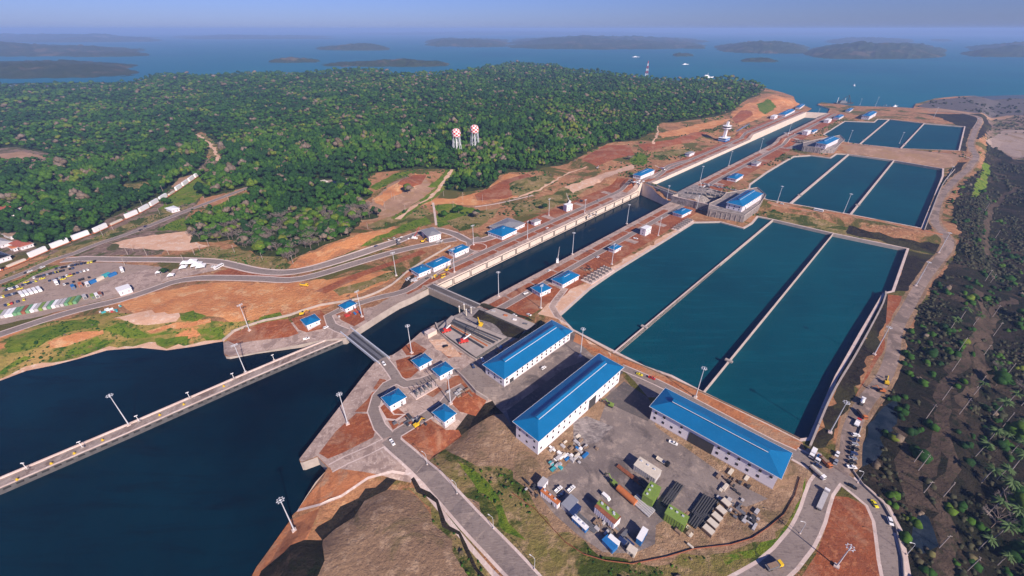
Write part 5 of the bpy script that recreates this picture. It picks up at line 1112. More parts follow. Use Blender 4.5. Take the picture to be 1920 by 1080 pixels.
for k in range(8):
    px = (1604 - k * 1.1, 817 + k * 8.6); put_car(['suv', 'sedan', 'suv', 'pickup'][k % 4], ['white_paint', 'navy_paint', 'silver_paint', 'black_paint', 'navy_paint', 'silver_paint', 'black_paint', 'white_paint'][k], px, heading(px, (9, 1)), ['white', 'dark blue', 'silver', 'black', 'dark blue', 'silver', 'black', 'white'][k] + [' car at the top of', ' car second in', ' car third in', ' pickup fourth in', ' car fifth in', ' car sixth in', ' car seventh in', ' pickup at the bottom of'][k] + ' the parked row beside the dark valley', 'cars parked beside the dark valley')
truck('tank', (1529, 887), heading((1529, 887), (9, 8)), 'cream tanker truck at the junction', 'white_paint', 'cream', 7)
truck('flat', (1541, 940), heading((1541, 940), (4, -9)), 'long flatbed truck with a white cab on the curve', 'white_paint', 'pale_grey', 14)
truck('dump', (1448, 1064), heading((1448, 1064), (9, -3)), 'yellow dump truck at the bottom edge of the curve', 'yellow_paint', 'steel', 6.5)
truck('mixer', (1615, 756), heading((1615, 756), (4, -9)), 'white concrete mixer truck on the side road', 'white_paint', 'white_paint', 6)
truck('dump', (1614, 778), heading((1614, 778), (5, 6)), 'orange tipper truck below the mixer', 'orange_paint', 'wood', 5.5)
truck('flat', (1606, 796), heading((1606, 796), (3, -6)), 'red and white flatbed truck below the tipper', 'red_paint', 'white_paint', 5.5)
truck('box', (1523, 852), heading((1523, 852), (-4, 8)), 'white box truck at the corner of the basins', 'white_paint', 'white_paint', 5)
truck('flat', (1534, 861), heading((1534, 861), (-4, 8)), 'blue-bodied flatbed truck between the box truck and the orange truck', 'white_paint', 'blue_paint', 4.5)
truck('dump', (1545, 868), heading((1545, 868), (6, 6)), 'orange dump truck at the edge of the red strip', 'orange_paint', 'rust', 5)
truck('flat', (1240, 866), heading((1240, 866), (9, 6)), 'cluttered flatbed trailer near the hall doorway', 'black_paint', 'cream', 6)
truck('box', (107, 532), heading((107, 532), (4, 9)), 'white box truck standing alone in the car park', 'white_paint', 'white_paint', 7)
truck('box', (230, 508), heading((230, 508), (3, 9)), 'white box truck on the track above the round pad', 'white_paint', 'white_paint', 8)
truck('dump', (570, 536), heading((570, 536), (9, 1)), 'yellow dump truck on the haul road', 'yellow_paint', 'yellow_paint', 6)
# excavators and loaders
def digger(px, rz, label, m1='yellow_paint', s=1.0):
    t = thing('excavator', label, 'excavator', loc(px), rz); t.scale = (s, s, s)
    for y in (-1.2, 1.2): MB().prof([(-1.9, .1), (1.9, .1), (2.2, .5), (1.9, .95), (-1.9, .95), (-2.2, .5)], .6).build('track', MATS['rubber'], t).location = (0, y, 0)
    MB().box((-.5, 0, 1.75), (3.4, 2.5, 1.3)).build('body', MATS[m1], t); c = MB().box((.8, .7, 2.4), (1.4, 1.0, 1.6)).build('cab', MATS['glass_dark'], t)
    m = MB(); m.tube((1.1, -.2, 1.8), (3.8, -.2, 4.6), .32, .24, 6).tube((3.8, -.2, 4.6), (6.0, -.2, 2.6), .24, .18, 6); m.build('boom', MATS[m1], t)
    MB().prof([(5.5, .9), (6.6, 1.3), (6.4, 2.6), (5.8, 2.6)], 1.2).build('bucket', MATS['dark_steel'], t); return t
for px, rz, lab, mt in [((1144, 761), 2.6, 'lime-green excavator beside the middle hall', 'lime_paint'), ((1661, 719), 1, 'yellow excavator on the side road', 'yellow_paint'), ((1651, 734), 2.8, 'orange excavator on the side road below the yellow one', 'orange_paint'), ((1149, 907), 2.2, 'green excavator left of the orange tank', 'lime_paint'), ((782, 799), .8, 'yellow excavator among the stores by the square hut', 'yellow_paint'), ((567, 590), .4, 'yellow excavator behind the hut on the red point', 'yellow_paint'),
    ((793, 454), .4, 'yellow excavator beside the grey hangar', 'yellow_paint'), ((747, 457), 2, 'dark excavator on the apron below the hangar', 'steel'), ((838, 508), 1, 'yellow excavator in front of the twin buildings', 'yellow_paint'), ((1090, 378), 2.6, 'dark excavator on the red soil of the left bank', 'dark_steel'), ((1120, 316), 1.0, 'grey excavator at the foot of the cut slope', 'pale_grey')]:
    digger(px, rz, lab, mt)
def crane(px, tip, zt, label, mb, mboom, r=.5, zb=None):
    q = loc(px) if zb is None else (*unp(px[0], px[1], zb), zb); tp = unp(tip[0], tip[1], zt); t = thing('mobile_crane', label, 'crane', q, 0)
    rz = math.atan2(tp[1] - q[1], tp[0] - q[0]); MB().box((0, 0, 1.3), (8, 2.8, 1.4), rz).build('carrier', MATS[mb], t); MB().box((-.5 * math.cos(rz), -.5 * math.sin(rz), 2.7), (4, 2.4, 1.6), rz).build('cab', MATS[mb], t)
    MB().box((-3 * math.cos(rz), -3 * math.sin(rz), 2.6), (1.6, 2.6, 1.4), rz).build('counterweight', MATS['dark_steel'], t)
    e = Vector((tp[0] - q[0], tp[1] - q[1], zt - q[2])); m1 = e * .5
    MB().tube((0, 0, 3), m1, r, r * .85, 6).build('boom', MATS[mboom], t); MB().tube(m1, e, r * .7, r * .4, 6).build('boom_extension', MATS['dark_steel' if mb == 'red_paint' else mboom], t); MB().tube(e, e - Vector((0, 0, e.z * .6)), .08, n=4).build('hoist_rope', MATS['dark_steel'], t)
    for sx in (-2.6, 0, 2.6):
        for sy in (-1.2, 1.2): w_ = wheel(t, sx * math.cos(rz) - sy * math.sin(rz), sx * math.sin(rz) + sy * math.cos(rz), .6, .4); w_.rotation_euler.z = rz
    return t
crane((837, 622), (853, 595), 14, 'red and white telescopic crane with a pale boom at the front of the gate pit', 'red_paint', 'white_paint', .6, 2)
crane((869, 642), (897, 610), 16, 'red telescopic crane with a raised dark boom in the middle of the gate pit', 'red_paint', 'white_paint', .6, 2)
crane((901, 613), (896, 595), 14, 'yellow crane on the slab behind the gate pit', 'yellow_paint', 'yellow_paint', .9)
crane((1045, 491), (1049, 463), 28, 'white mobile crane with an upright boom on the lock edge', 'white_paint', 'white_paint', .5)
crane((777, 448), (786, 424), 18, 'white and red crane lifting at the grey hangar', 'white_paint', 'red_paint', .5)
crane((1068, 381), (1062, 362), 22, 'white crane behind the block on the left wall', 'white_paint', 'white_paint', .5)
crane((1243, 318), (1228, 310), 12, 'white crane with a lowered boom at the upper bank', 'white_paint', 'white_paint', .5)
# ---------------------------------------------------------------- car park
rr = random.Random(5); CN = [('black_paint', 'black'), ('navy_paint', 'dark blue'), ('silver_paint', 'silver'), ('white_paint', 'white'), ('taxi', 'yellow'), ('red_paint', 'red')]
rows = [((118, 535), (170, 520), 9, 'in the short row above the round pad'), ((103, 505), (181, 490), 13, 'along the upper edge of the car park'), ((62, 522), (140, 503), 13, 'in the second row of the car park'), ((90, 528), (168, 506), 12, 'in the third row of the car park'), ((10, 545), (70, 527), 12, 'in the left row of the car park'), ((2, 558), (34, 550), 8, 'in the lower left row of the car park'), ((8, 574), (48, 562), 7, 'near the containers of the car park')]
for a, b, n, where in rows:
    for k in range(n):
        if rr.random() < .12: continue
        u = (k + .5) / n; px = (a[0] + (b[0] - a[0]) * u, a[1] + (b[1] - a[1]) * u); ci = rr.choices(range(6), [5, 4, 3, 3, 1.6, .5])[0]; kd = rr.choice(['sedan', 'sedan', 'suv', 'pickup'])
        put_car(kd, CN[ci][0], px, heading(px, (b[0] - a[0], b[1] - a[1])) + 1.57 + rr.uniform(-.1, .1), '%s %s parked %s' % (CN[ci][1], {'sedan': 'saloon car', 'suv': 'estate car', 'pickup': 'pickup'}[kd], where), 'cars parked ' + where)
for k in range(5): px = (42 + k * 8.2, 554 - k * 2.3); put_car('bus', 'white_paint', px, heading(px, (7, 8)), 'white bus parked side by side in the car park', 'white buses in the car park')
for k, (px, c) in enumerate([((80, 523), 'taxi'), ((105, 511), 'taxi'), ((131, 518), 'taxi'), ((50, 530), 'taxi'), ((38, 542), 'taxi'), ((119, 524), 'taxi')]): put_car('sedan', c, px, heading(px, (9, -2)), 'yellow taxi standing loose in the car park', 'yellow taxis in the car park')
put_car('sedan', 'black_paint', (50, 512), heading((50, 512), (9, -4)), 'black car on the railway road beside the car park'); put_car('pickup', 'white_paint', (56, 510), heading((56, 510), (9, -4)), 'white pickup behind the black car beside the car park'); put_car('suv', 'white_paint', (80, 502), heading((80, 502), (9, -4)), 'white car further along the railway road'); put_car('suv', 'white_paint', (400, 501), heading((400, 501), (9, -4)), 'white car beside the tents by the bend'); put_car('bus', 'white_paint', (411, 502), heading((411, 502), (9, -5)), 'white bus by the road bend')
# containers, portable cabins
def cont(px, rz, L, W, Hh, mt, label, name='container', cat='container', group=None, top=None, z0=0.0):
    q = loc(px, z0); t = thing(name, label, cat, q, rz, group); m = MB().box((0, 0, Hh / 2), (L, W, Hh))
    n = int(L / .9)
    for i in range(n):
        x = -L / 2 + (i + .5) * L / n; m.box((x, W / 2 + .04, Hh / 2), (.4, .08, Hh * .86)); m.box((x, -W / 2 - .04, Hh / 2), (.4, .08, Hh * .86))
    m.build('body', MATS[mt], t); MB().box((0, 0, Hh + .05), (L + .1, W + .1, .12)).build('roof', MATS[top or mt], t); MB().box((L / 2 + .06, 0, Hh / 2), (.1, W * .8, Hh * .85)).build('door', MATS['steel'], t); return t
def cont3(px3, h, mt, label, top=None, name='container', cat='container', group=None):
    c0 = P(*px3[1]); L, B, Rr = [unp(q[0], q[1], H(c0) + h) for q in px3]; c, ln, W, rz, ex = rect3(L, B, Rr, 0)
    t = thing(name, label, cat, (c[0], c[1], H(c)), rz, group); m = MB().box((0, 0, h / 2), (ln, W, h)); n = max(3, int(ln / 1.2))
    for i in range(n): m.box((-ln / 2 + (i + .5) * ln / n, -W / 2 - .05, h / 2), (.5, .1, h * .85)); m.box((-ln / 2 + (i + .5) * ln / n, W / 2 + .05, h / 2), (.5, .1, h * .85))
    m.build('body', MATS[mt], t); MB().box((0, 0, h + .06), (ln + .3, W + .3, .14)).build('roof', MATS[top or mt], t); MB().box((ln * .2, -W / 2 - .12, 1.05), (1.1, .1, 2.1)).build('door', MATS['dark_steel'], t)
    r_ = random.Random(int(ln * 10)); 
    if ln > 9: 
        for i in range(3): MB().box((-ln * .35 + i * ln * .3, W * .2, h + .35), (1.1, .9, .5)).build('roof_unit', MATS['galv'], t)
    return t
cont3([(1189, 872), (1230, 899), (1240, 882)], 4.5, 'pale_grey', 'long site building with a plain beige roof in the yard', 'cream', 'site_cabin', 'site building')
cont3([(1205, 927), (1225, 939), (1240, 914)], 7, 'lime_paint', 'square green-roofed cabin stack in the yard', 'lime_paint', 'site_cabin', 'cabin')
cont3([(1245, 961), (1282, 985), (1294, 970)], 6, 'lime_paint', 'oblong yellow-green container block at the lower edge of the yard', 'lime_paint', 'site_cabin', 'cabin')
cont3([(1115, 950), (1152, 983), (1164, 969)], 5.5, 'white_wall', 'long white cabin with a mossy red-brown roof', 'rust', 'site_cabin', 'cabin')
cont3([(1119, 944), (1156, 974), (1162, 967)], 5.6, 'lime_paint', 'bright green strip container behind the mossy cabin', 'lime_paint')
cont3([(1014, 921), (1046, 947), (1050, 940)], 4, 'white_wall', 'long container with an orange roof at the yard edge', 'orange_paint')
cont3([(1009, 905), (1017, 914), (1027, 901)], 4, 'white_wall', 'small white cabin above the orange-roofed container', 'pale_grey', 'site_cabin', 'cabin')
cont3([(1052, 945), (1067, 957), (1085, 938)], 3.6, 'pale_grey', 'grey double cabin beside the parked pickups', 'silver_paint', 'site_cabin', 'cabin')
cont3([(1062, 955), (1075, 966), (1090, 950)], 3.4, 'navy_paint', 'cabin with a dark blue-grey roof', 'navy_paint', 'site_cabin', 'cabin')
cont3([(1072, 970), (1098, 994), (1104, 988)], 2.9, 'blue_paint', 'long blue and white container along the fence', 'white_paint')
cont3([(1130, 1013), (1150, 1034), (1158, 1022)], 3, 'blue_paint', 'bright blue container with white roof hatches', 'blue_paint'); cont3([(1140, 1007), (1158, 1022), (1163, 1016)], 3.2, 'white_paint', 'white container behind the bright blue one', 'white_paint')
cont3([(1175, 1030), (1190, 1041), (1196, 1030)], 3, 'cream', 'beige container in the bottom corner of the yard', 'cream'); cont3([(1194, 1008), (1203, 1016), (1215, 994)], 4.5, 'blue_paint', 'blue and white cabin block at the bottom corner of the yard', 'white_paint', 'site_cabin', 'cabin')
for k in range(4): cont((1166 + k * 7, 1018 + k * 2.5), heading((1166, 1018), (9, 8)) , 4, 2.2, 2.4, ['navy_paint', 'steel', 'navy_paint', 'wood'][k], ['first dark blue bin behind the beige container', 'grey bin second in the row behind the beige container', 'dark blue bin third in the row behind the beige container', 'brown bin last in the row behind the beige container'][k], 'skip', 'skip')
t = thing('fuel_tank', 'orange cylindrical tank lying in the middle of the yard', 'tank', loc((1174, 932)), heading((1164, 924), (9, 8))); MB().tube((-6, 0, 2), (6, 0, 2), 1.8, n=16).build('body', MATS['orange_paint'], t); [MB().box((x, 0, .4), (.8, 3, .9)).build('saddle', MATS['dark_steel'], t) for x in (-4, 4)]
for k, px in enumerate([(1327, 997), (1335, 985), (1343, 973), (1351, 960), (1360, 946)]):
    hd = heading(px, (8, 7)); t = thing('precast_block', ['lowest', 'second', 'third', 'fourth', 'topmost'][k] + ' tan precast block in the row at the right of the yard', 'concrete block', loc(px), hd, 'row of tan precast blocks')
    MB().box((0, 0, 1.1), (5.6 - k * .2, 3.7, 2.2)).build('body', MATS['wood'], t); MB().box((0, 0, 2.3), (5.2 - k * .2, 3.3, .2)).build('cover', MATS['cream'], t)
def pipes(px, d, n, L, label, mt='dark_steel', r=.55):
    t = thing('pipe_rack', label, 'pipe stack', loc(px), heading(px, d)); 
    for k in range(n): MB().tube((-L / 2, (k - n / 2) * r * 2.1, r + .3), (L / 2, (k - n / 2) * r * 2.1, r + .3), r, n=8).build('pipe', MATS[mt], t)
    for x in (-L * .3, L * .3): MB().box((x, -r, .15), (.3, n * r * 2.2, .3)).build('bearer', MATS['wood'], t)
for a in [((1262, 922), (9, -13), 4, 13, 'upper stack of dark pipes beside the green cabins'), ((1252, 934), (9, -13), 4, 12, 'short stack of dark pipes below the upper one'), ((1312, 948), (9, -13), 4, 15, 'long stack of dark pipes left of the precast blocks'), ((1327, 955), (9, -13), 3, 15, 'long stack of dark pipes against the precast blocks'), ((1302, 975), (9, -13), 4, 9, 'dark pipe stack at the end of the yellow-green block'), ((1315, 976), (9, -13), 3, 9, 'dark pipe stack next to the lowest precast blocks'),
          ((1213, 912), (9, 9), 4, 9, 'dark pipes in front of the beige-roofed building')]: pipes(*a)
pipes((1206, 948), (9, 8), 5, 12, 'pale pipes stacked below the square green cabin', 'pale_grey', .6); pipes((1180, 890), (9, 7), 3, 16, 'rusty steel sections beside the beige-roofed building', 'rust', .4); pipes((1095, 976), (9, 8), 4, 16, 'steel sections along the lower container row', 'steel', .4)
def pile(px, label, mats, n=14, spread=6, seed=0, name='material_pile'):
    t = thing(name, label, 'material pile', loc(px), 0); r_ = random.Random(seed)
    for k in range(n): MB().box((r_.gauss(0, spread), r_.gauss(0, spread * .7), r_.uniform(.3, .9)), (r_.uniform(1.2, 5), r_.uniform(.8, 2), r_.uniform(.5, 1.6)), r_.choice([.7, .75, 2.3])).build('crate' if k % 2 else 'board_stack', MATS[r_.choice(mats)], t)
for a in [((1062, 856), 'stacks of white boards and blue sheeting by the corner of the middle hall', ['white_paint', 'white_paint', 'cream', 'blue_paint', 'pale_grey'], 22, 5.5, 1), ((1082, 836), 'pale timber and crates along the wall of the middle hall', ['cream', 'wood', 'pale_grey'], 16, 5, 2), ((1034, 875), 'teal and grey equipment at the yard corner', ['teal_paint', 'steel', 'pale_grey'], 8, 3, 3), ((1132, 988), 'heap of grey scrap above the blue containers', ['pale_grey', 'steel', 'wood'], 22, 4.5, 4),
          ((1370, 905), 'heap of sand and boards at the wall of the right-hand hall', ['wood', 'cream', 'dark_steel'], 16, 4, 5), ((1378, 950), 'scattered debris beyond the precast blocks', ['wood', 'steel', 'pale_grey'], 18, 5, 6), ((1412, 976), 'pale rubble heap near the grassy verge', ['pale_grey', 'dark_steel'], 12, 2.5, 7), ((1296, 1000), 'spoil and boards below the yellow-green block', ['wood', 'cream'], 10, 4, 8), ((1000, 918), 'scrap beside the small white cabin', ['wood', 'dark_steel', 'pale_grey'], 12, 3, 9),
          ((820, 520), 'yellow and dark equipment in front of the twin buildings', ['yellow_paint', 'dark_steel', 'pale_grey'], 14, 5, 10), ((775, 525), 'pale equipment heap below the first gate deck', ['pale_grey', 'galv', 'dark_steel'], 16, 5, 11), ((1115, 402), 'materials on the red soil of the left deck', ['pale_grey', 'wood'], 8, 5, 12), ((1195, 343), 'equipment around the building at the second gate', ['pale_grey', 'dark_steel', 'white_paint'], 16, 6, 13), ((660, 590), 'blue and red materials beside the curved road hut', ['blue_paint', 'red_paint', 'pale_grey'], 10, 5, 14), ((640, 340), 'vehicles and materials in the forest clearing', ['white_paint', 'pale_grey', 'blue_paint', 'wood'], 14, 8, 15),
          ((745, 450), 'stores on the apron below the grey hangar', ['pale_grey', 'dark_steel', 'white_paint'], 16, 7, 16), ((820, 452), 'stores in front of the grey hangar', ['wood', 'dark_steel', 'pale_grey'], 10, 5, 17), ((1100, 505), 'reddish materials beyond the wide blue building', ['rust', 'dark_steel', 'wood'], 12, 5, 18), ((212, 580), 'white and green sheds of materials below the haul road', ['white_paint', 'teal_paint', 'red_paint', 'pale_grey'], 12, 5, 19), ((940, 652), 'dark equipment in the shade at the gate pit end', ['steel', 'pale_grey', 'blue_paint'], 8, 3, 20), ((1325, 350), 'equipment beyond the second gate', ['white_paint', 'pale_grey', 'dark_steel'], 14, 7, 21), ((1480, 250), 'equipment on the deck between the basin groups', ['white_paint', 'pale_grey', 'wood'], 14, 8, 22), ((775, 790), 'dark stores beside the loop road', ['steel', 'rust', 'dark_steel', 'pale_grey'], 18, 4, 23), ((868, 735), 'reddish scrap below the square building', ['rust', 'pale_grey', 'wood'], 12, 3, 24), ((1660, 198), 'materials on the lake shore deck', ['white_paint', 'wood', 'steel'], 14, 14, 25)]: pile(*a)
r_ = random.Random(9); cols = [('green_paint', 'green'), ('green_paint', 'green'), ('white_paint', 'white'), ('lime_paint', 'yellow-green'), ('rust', 'rusty red'), ('pale_grey', 'grey')]
for k in range(19):
    px = (2 + k * 8.0, 592 - k * 1.55); c = cols[4] if k in (6,) else r_.choice(cols[:4] + cols[5:]); cont(px, heading(px, (7, -9)) , 12, 2.5, 2.6, c[0], c[1] + ' container in the long row below the car park', 'container', 'container', 'containers in the row below the car park')
for k, (px, c) in enumerate([((160, 559), 'pale_grey'), ((175, 558), 'lime_paint'), ((183, 556), 'white_paint'), ((189, 554), 'rust'), ((176, 530), 'blue_paint'), ((200, 518), 'teal_paint'), ((212, 517), 'blue_paint'), ((188, 525), 'cream'), ((138, 540), 'blue_paint'), ((152, 536), 'orange_paint'), ((165, 535), 'white_paint')]):
    cont(px, heading(px, (5, 9)) if k < 4 or k > 7 else heading(px, (9, -4)), 7, 2.6, 3, c, {'pale_grey': 'grey', 'lime_paint': 'yellow-green', 'white_paint': 'white', 'rust': 'rusty', 'blue_paint': 'blue', 'teal_paint': 'teal', 'cream': 'cream', 'orange_paint': 'orange'}[c] + [' cabin at the end of the container row', ' cabin beside the haul road', ' cabin second from the haul road end', ' cabin at the haul road end', ' container behind the round pad', ' container near the round pad arc', ' container at the top of the round pad', ' container between the trucks and the pad', ' cabin behind the buses', ' cabin right of the blue cabin', ' cabin third right of the buses'][k])
# white tents
for k, (px, s) in enumerate([((347, 497), 3.5), ((345, 505), 3.5), ((361, 495), 5), ((370, 500), 5), ((378, 503), 4.5), ((322, 520), 3), ((298, 515), 2.2)]):
    t = thing('tent', ['small white tent behind', 'small white tent in front of', 'large white tent left of', 'large white tent middle of', 'large white tent right of', 'white tent below', 'tiny white tent left of'][k] + ' the camp by the road bend', 'tent', loc(px), .4)
    MB().add([(-s, -s, 3), (s, -s, 3), (s, s, 3), (-s, s, 3), (0, 0, 3 + s * .7)], [(0, 1, 4), (1, 2, 4), (2, 3, 4), (3, 0, 4), (3, 2, 1, 0)]).build('canopy', MATS['white_paint'], t)
    for a in (-1, 1):
        for b in (-1, 1): MB().tube((a * s * .95, b * s * .95, 0), (a * s * .95, b * s * .95, 3), .1, n=5).build('pole', MATS['galv'], t)
# ---------------------------------------------------------------- train
RAIL = [P(*q) for q in [(-40, 521), (8, 507), (40, 494), (64, 483), (92, 471), (140, 452), (188, 434), (225, 417), (260, 402), (300, 379), (333, 358), (362, 338), (385, 322)]]; RL = smooth_line(RAIL, 15)
for o_ in (-.75, .75):
    m = MB(); A, B = sides(RL, o_ + .08, o_ - .08)
    for i in range(len(RL) - 1): m.add([(*A[i], H(A[i]) + .3), (*B[i], H(B[i]) + .3), (*B[i + 1], H(B[i + 1]) + .3), (*A[i + 1], H(A[i + 1]) + .3)], [(0, 3, 2, 1)])
    tag(m.build('railway_rail', MATS['steel']), kind='structure')
cum = [0]
for a, b in zip(RL[:-1], RL[1:]): cum.append(cum[-1] + np.linalg.norm(b - a))
def on_rail(d):
    for i in range(len(RL) - 1):
        if cum[i + 1] >= d: u = (d - cum[i]) / (cum[i + 1] - cum[i]); return RL[i] + (RL[i + 1] - RL[i]) * u, math.atan2(*(RL[i + 1] - RL[i])[::-1])
    return RL[-1], 0
pat = 'SLSSSSLSSSSLSSSSLSSLSLSS'; nr = len(pat); step = 23.5; d0 = cum[-1] - 20; proto = {}
for k in range(nr):
    d = 8 + k * step
    if d > cum[-1] - 8: break
    (x, y), rz = on_rail(d); kd = pat[k]; lab = ('flat railcar with a low cream load' if kd == 'L' else 'orange railcar stacked with white containers') + ', number %d from the left end of the train' % (k + 1)
    z = H((x, y)) + .3
    if kd not in proto:
        t = thing('freight_wagon', lab, 'railway wagon', (x, y, z), rz, 'wagons of the container train'); MB().box((0, 0, 1.0), (21, 2.8, .9)).build('underframe', MATS['orange_paint'], t)
        for bx in (-8, 8): MB().box((bx, 0, .45), (2.6, 2.4, .8)).build('bogie', MATS['dark_steel'], t)
        if kd == 'S': MB().box((0, 0, 2.8), (18, 2.6, 2.7)).build('lower_container', MATS['white_paint'], t); MB().box((0, 0, 5.55), (18, 2.6, 2.7)).build('upper_container', MATS['white_paint'], t)
        else: MB().box((0, 0, 2.4), (17, 2.6, 1.9)).build('load', MATS['cream'], t)
        proto[kd] = t
    else: dup(proto[kd], (x, y, z), rz, lab)
# ---------------------------------------------------------------- electrical yard, racks, walls, poles, fence
t = thing('electrical_substation', 'electrical yard with black steel frames on a concrete base', 'substation', loc((796, 732)), R(43))
MB().box((0, 0, .35), (19, 8, .8)).build('base_slab', MATS['lip'], t)
for k in range(6):
    x = -8 + k * 3.2; m = MB().box((x, -2.5, 2.8), (.25, .25, 5)).box((x, 2.5, 2.8), (.25, .25, 5)).box((x, 0, 5.2), (.25, 5.4, .25)); m.build('steel_frame', MATS['dark_steel'], t)
for k in range(4): m = MB().box((-6.4 + k * 3.6, 0, 1.6), (1.8, 2.4, 1.9)); [m.tube((-6.9 + k * 3.6 + j * .5, 0, 2.5), (-6.9 + k * 3.6 + j * .5, 0, 3.6), .14, n=6) for j in range(3)]; m.build('transformer', MATS['steel'], t)
for k, (px4, lab) in enumerate([([(1090, 522), (1132, 501), (1152, 505), (1107, 538)], 'grid of concrete valve frames beside the wide blue building'), ([(1260, 427), (1287, 410), (1302, 415), (1271, 436)], 'grid of concrete valve frames below the upper basin corner')]):
    p = [P(*q) for q in px4]; c = sum(p) / 4; X = (p[1] + p[2] - p[0] - p[3]) / 2; Ls = np.linalg.norm(X); rz = math.atan2(X[1], X[0]); W = abs(np.cross(X / Ls, (p[3] - p[0]))) * .8
    t = thing('valve_structure', lab, 'valve structure', (c[0], c[1], H(c)), rz); MB().box((0, 0, .2), (Ls, W, .6)).build('base_slab', MATS['lip'], t)
    for i in range(7): m = MB().box((-Ls * .42 + i * Ls * .14, 0, 1.5), (1.0, W * .85, 2.2)); [m.box((-Ls * .42 + i * Ls * .14, -W * .35 + j * W * .23, 2.9), (1.6, .8, .8)) for j in range(4)]; m.build('frame', MATS['concrete_wall'], t)
    for j in range(2): MB().box((0, -W * .2 + j * W * .4, .62), (Ls * .9, 1.2, .3)).build('channel', MATS['dark_steel'], t)
def wall(px, h, w, mt, lab, name='boundary_wall', dz=0):
    L = smooth_line([P(*q) for q in px], 10); A, B = sides(L, w / 2, -w / 2); m = MB(); n = len(L); t = thing(name, lab, 'fence' if 'fence' in name else 'wall', (0, 0, 0))
    for i in range(n - 1):
        z0, z1 = H(L[i]) + dz, H(L[i + 1]) + dz
        m.add([(*A[i], z0 - 1), (*B[i], z0 - 1), (*B[i + 1], z1 - 1), (*A[i + 1], z1 - 1), (*A[i], z0 + h), (*B[i], z0 + h), (*B[i + 1], z1 + h), (*A[i + 1], z1 + h)], [(0, 3, 2, 1), (4, 5, 6, 7), (0, 1, 5, 4), (1, 2, 6, 5), (2, 3, 7, 6), (3, 0, 4, 7)])
    m.build('panel' if 'fence' in name else 'wall', MATS[mt], t); return t
wall([(418, 640), (440, 622), (520, 598), (545, 592), (600, 574), (680, 560), (735, 535), (762, 512), (800, 488), (845, 462)], 2.2, .5, 'concrete_wall', 'low curved retaining wall behind the red soil decks')
wall([(960, 925), (1003, 955), (1030, 985), (1060, 1017), (1095, 1040), (1135, 1052), (1185, 1058), (1250, 1045), (1300, 1030), (1370, 1022), (1410, 1010), (1440, 990), (1470, 965), (1490, 930), (1500, 895)], 0.8, .08, 'rust', 'orange safety fence curving round the bottom of the yard', 'safety_fence')
wall([(1695, 1100), (1692, 1050), (1678, 985), (1655, 945), (1620, 912), (1600, 885), (1602, 840), (1615, 800)], 1.0, .4, 'concrete_wall', 'low concrete barrier between the side road and the dark valley', 'road_barrier')
wall([(858, 700), (870, 712), (893, 738), (915, 752)], 3.0, .8, 'concrete_wall', 'grey retaining wall below the first workshop')
wall([(817, 607), (822, 622), (842, 640), (880, 668), (893, 676)], 1.6, 1.0, 'concrete_wall', 'pale parapet round the front of the gate pit')
wall([(1050, 612), (1080, 625), (1150, 664), (1212, 690), (1318, 737), (1440, 794), (1500, 824)], 1.0, .5, 'wood', 'earth-stained kerb wall along the near edge of the basins')
wall([(1518, 838), (1560, 740), (1610, 655), (1655, 570), (1660, 548)], 1.5, 1.2, 'concrete_wall', 'broken pale wall crest beside the right bank of the closest basins')
wall([(1733, 432), (1745, 400), (1768, 345), (1790, 318)], 1.5, 1.0, 'concrete_wall', 'pale wall crest beside the right bank of the middle basins')
pole0 = None
def upole(px, lab, h=13, group=None):
    global pole0
    q = loc(px); rz = random.uniform(0, 3)
    if pole0 is None:
        pole0 = thing('utility_pole', lab, 'utility pole', q, rz, group); MB().tube((0, 0, -.3), (0, 0, 13), .22, .15, 7).build('pole', MATS['pole_wood'], pole0); MB().box((0, 0, 12), (.15, 2.4, .18)).build('crossarm', MATS['pole_wood'], pole0)
        return pole0
    o = dup(pole0, q, rz, lab, None, (1, 1, h / 13)); 
    if group: o['group'] = group
    return o
for px in [(1861, 594), (1862, 630), (1796, 660), (1845, 665), (1785, 696), (1832, 727), (1767, 750), (1799, 776), (1735, 787), (1714, 866), (1722, 882), (1732, 924), (1769, 931), (1761, 1027), (1814, 1070), (1847, 395), (1866, 447), (1847, 527), (1857, 530), (1890, 700), (1880, 800)]: upole(px, 'bare pale utility pole standing in the dark valley', random.uniform(10, 15), 'utility poles in the valley')
for px in [(193, 442), (213, 432), (240, 478), (276, 480), (317, 478), (365, 478), (375, 470), (392, 462), (440, 474), (250, 470), (345, 492), (235, 498), (306, 360), (385, 378), (430, 380), (460, 372), (268, 388), (300, 402), (550, 495), (492, 486), (690, 430), (735, 372), (740, 374), (722, 392), (760, 395), (832, 368), (868, 375), (905, 378), (850, 388), (955, 380), (912, 395), (810, 385)]: upole(px, 'wooden utility pole among the roads on the left bank', random.uniform(8, 12), 'utility poles on the left bank')
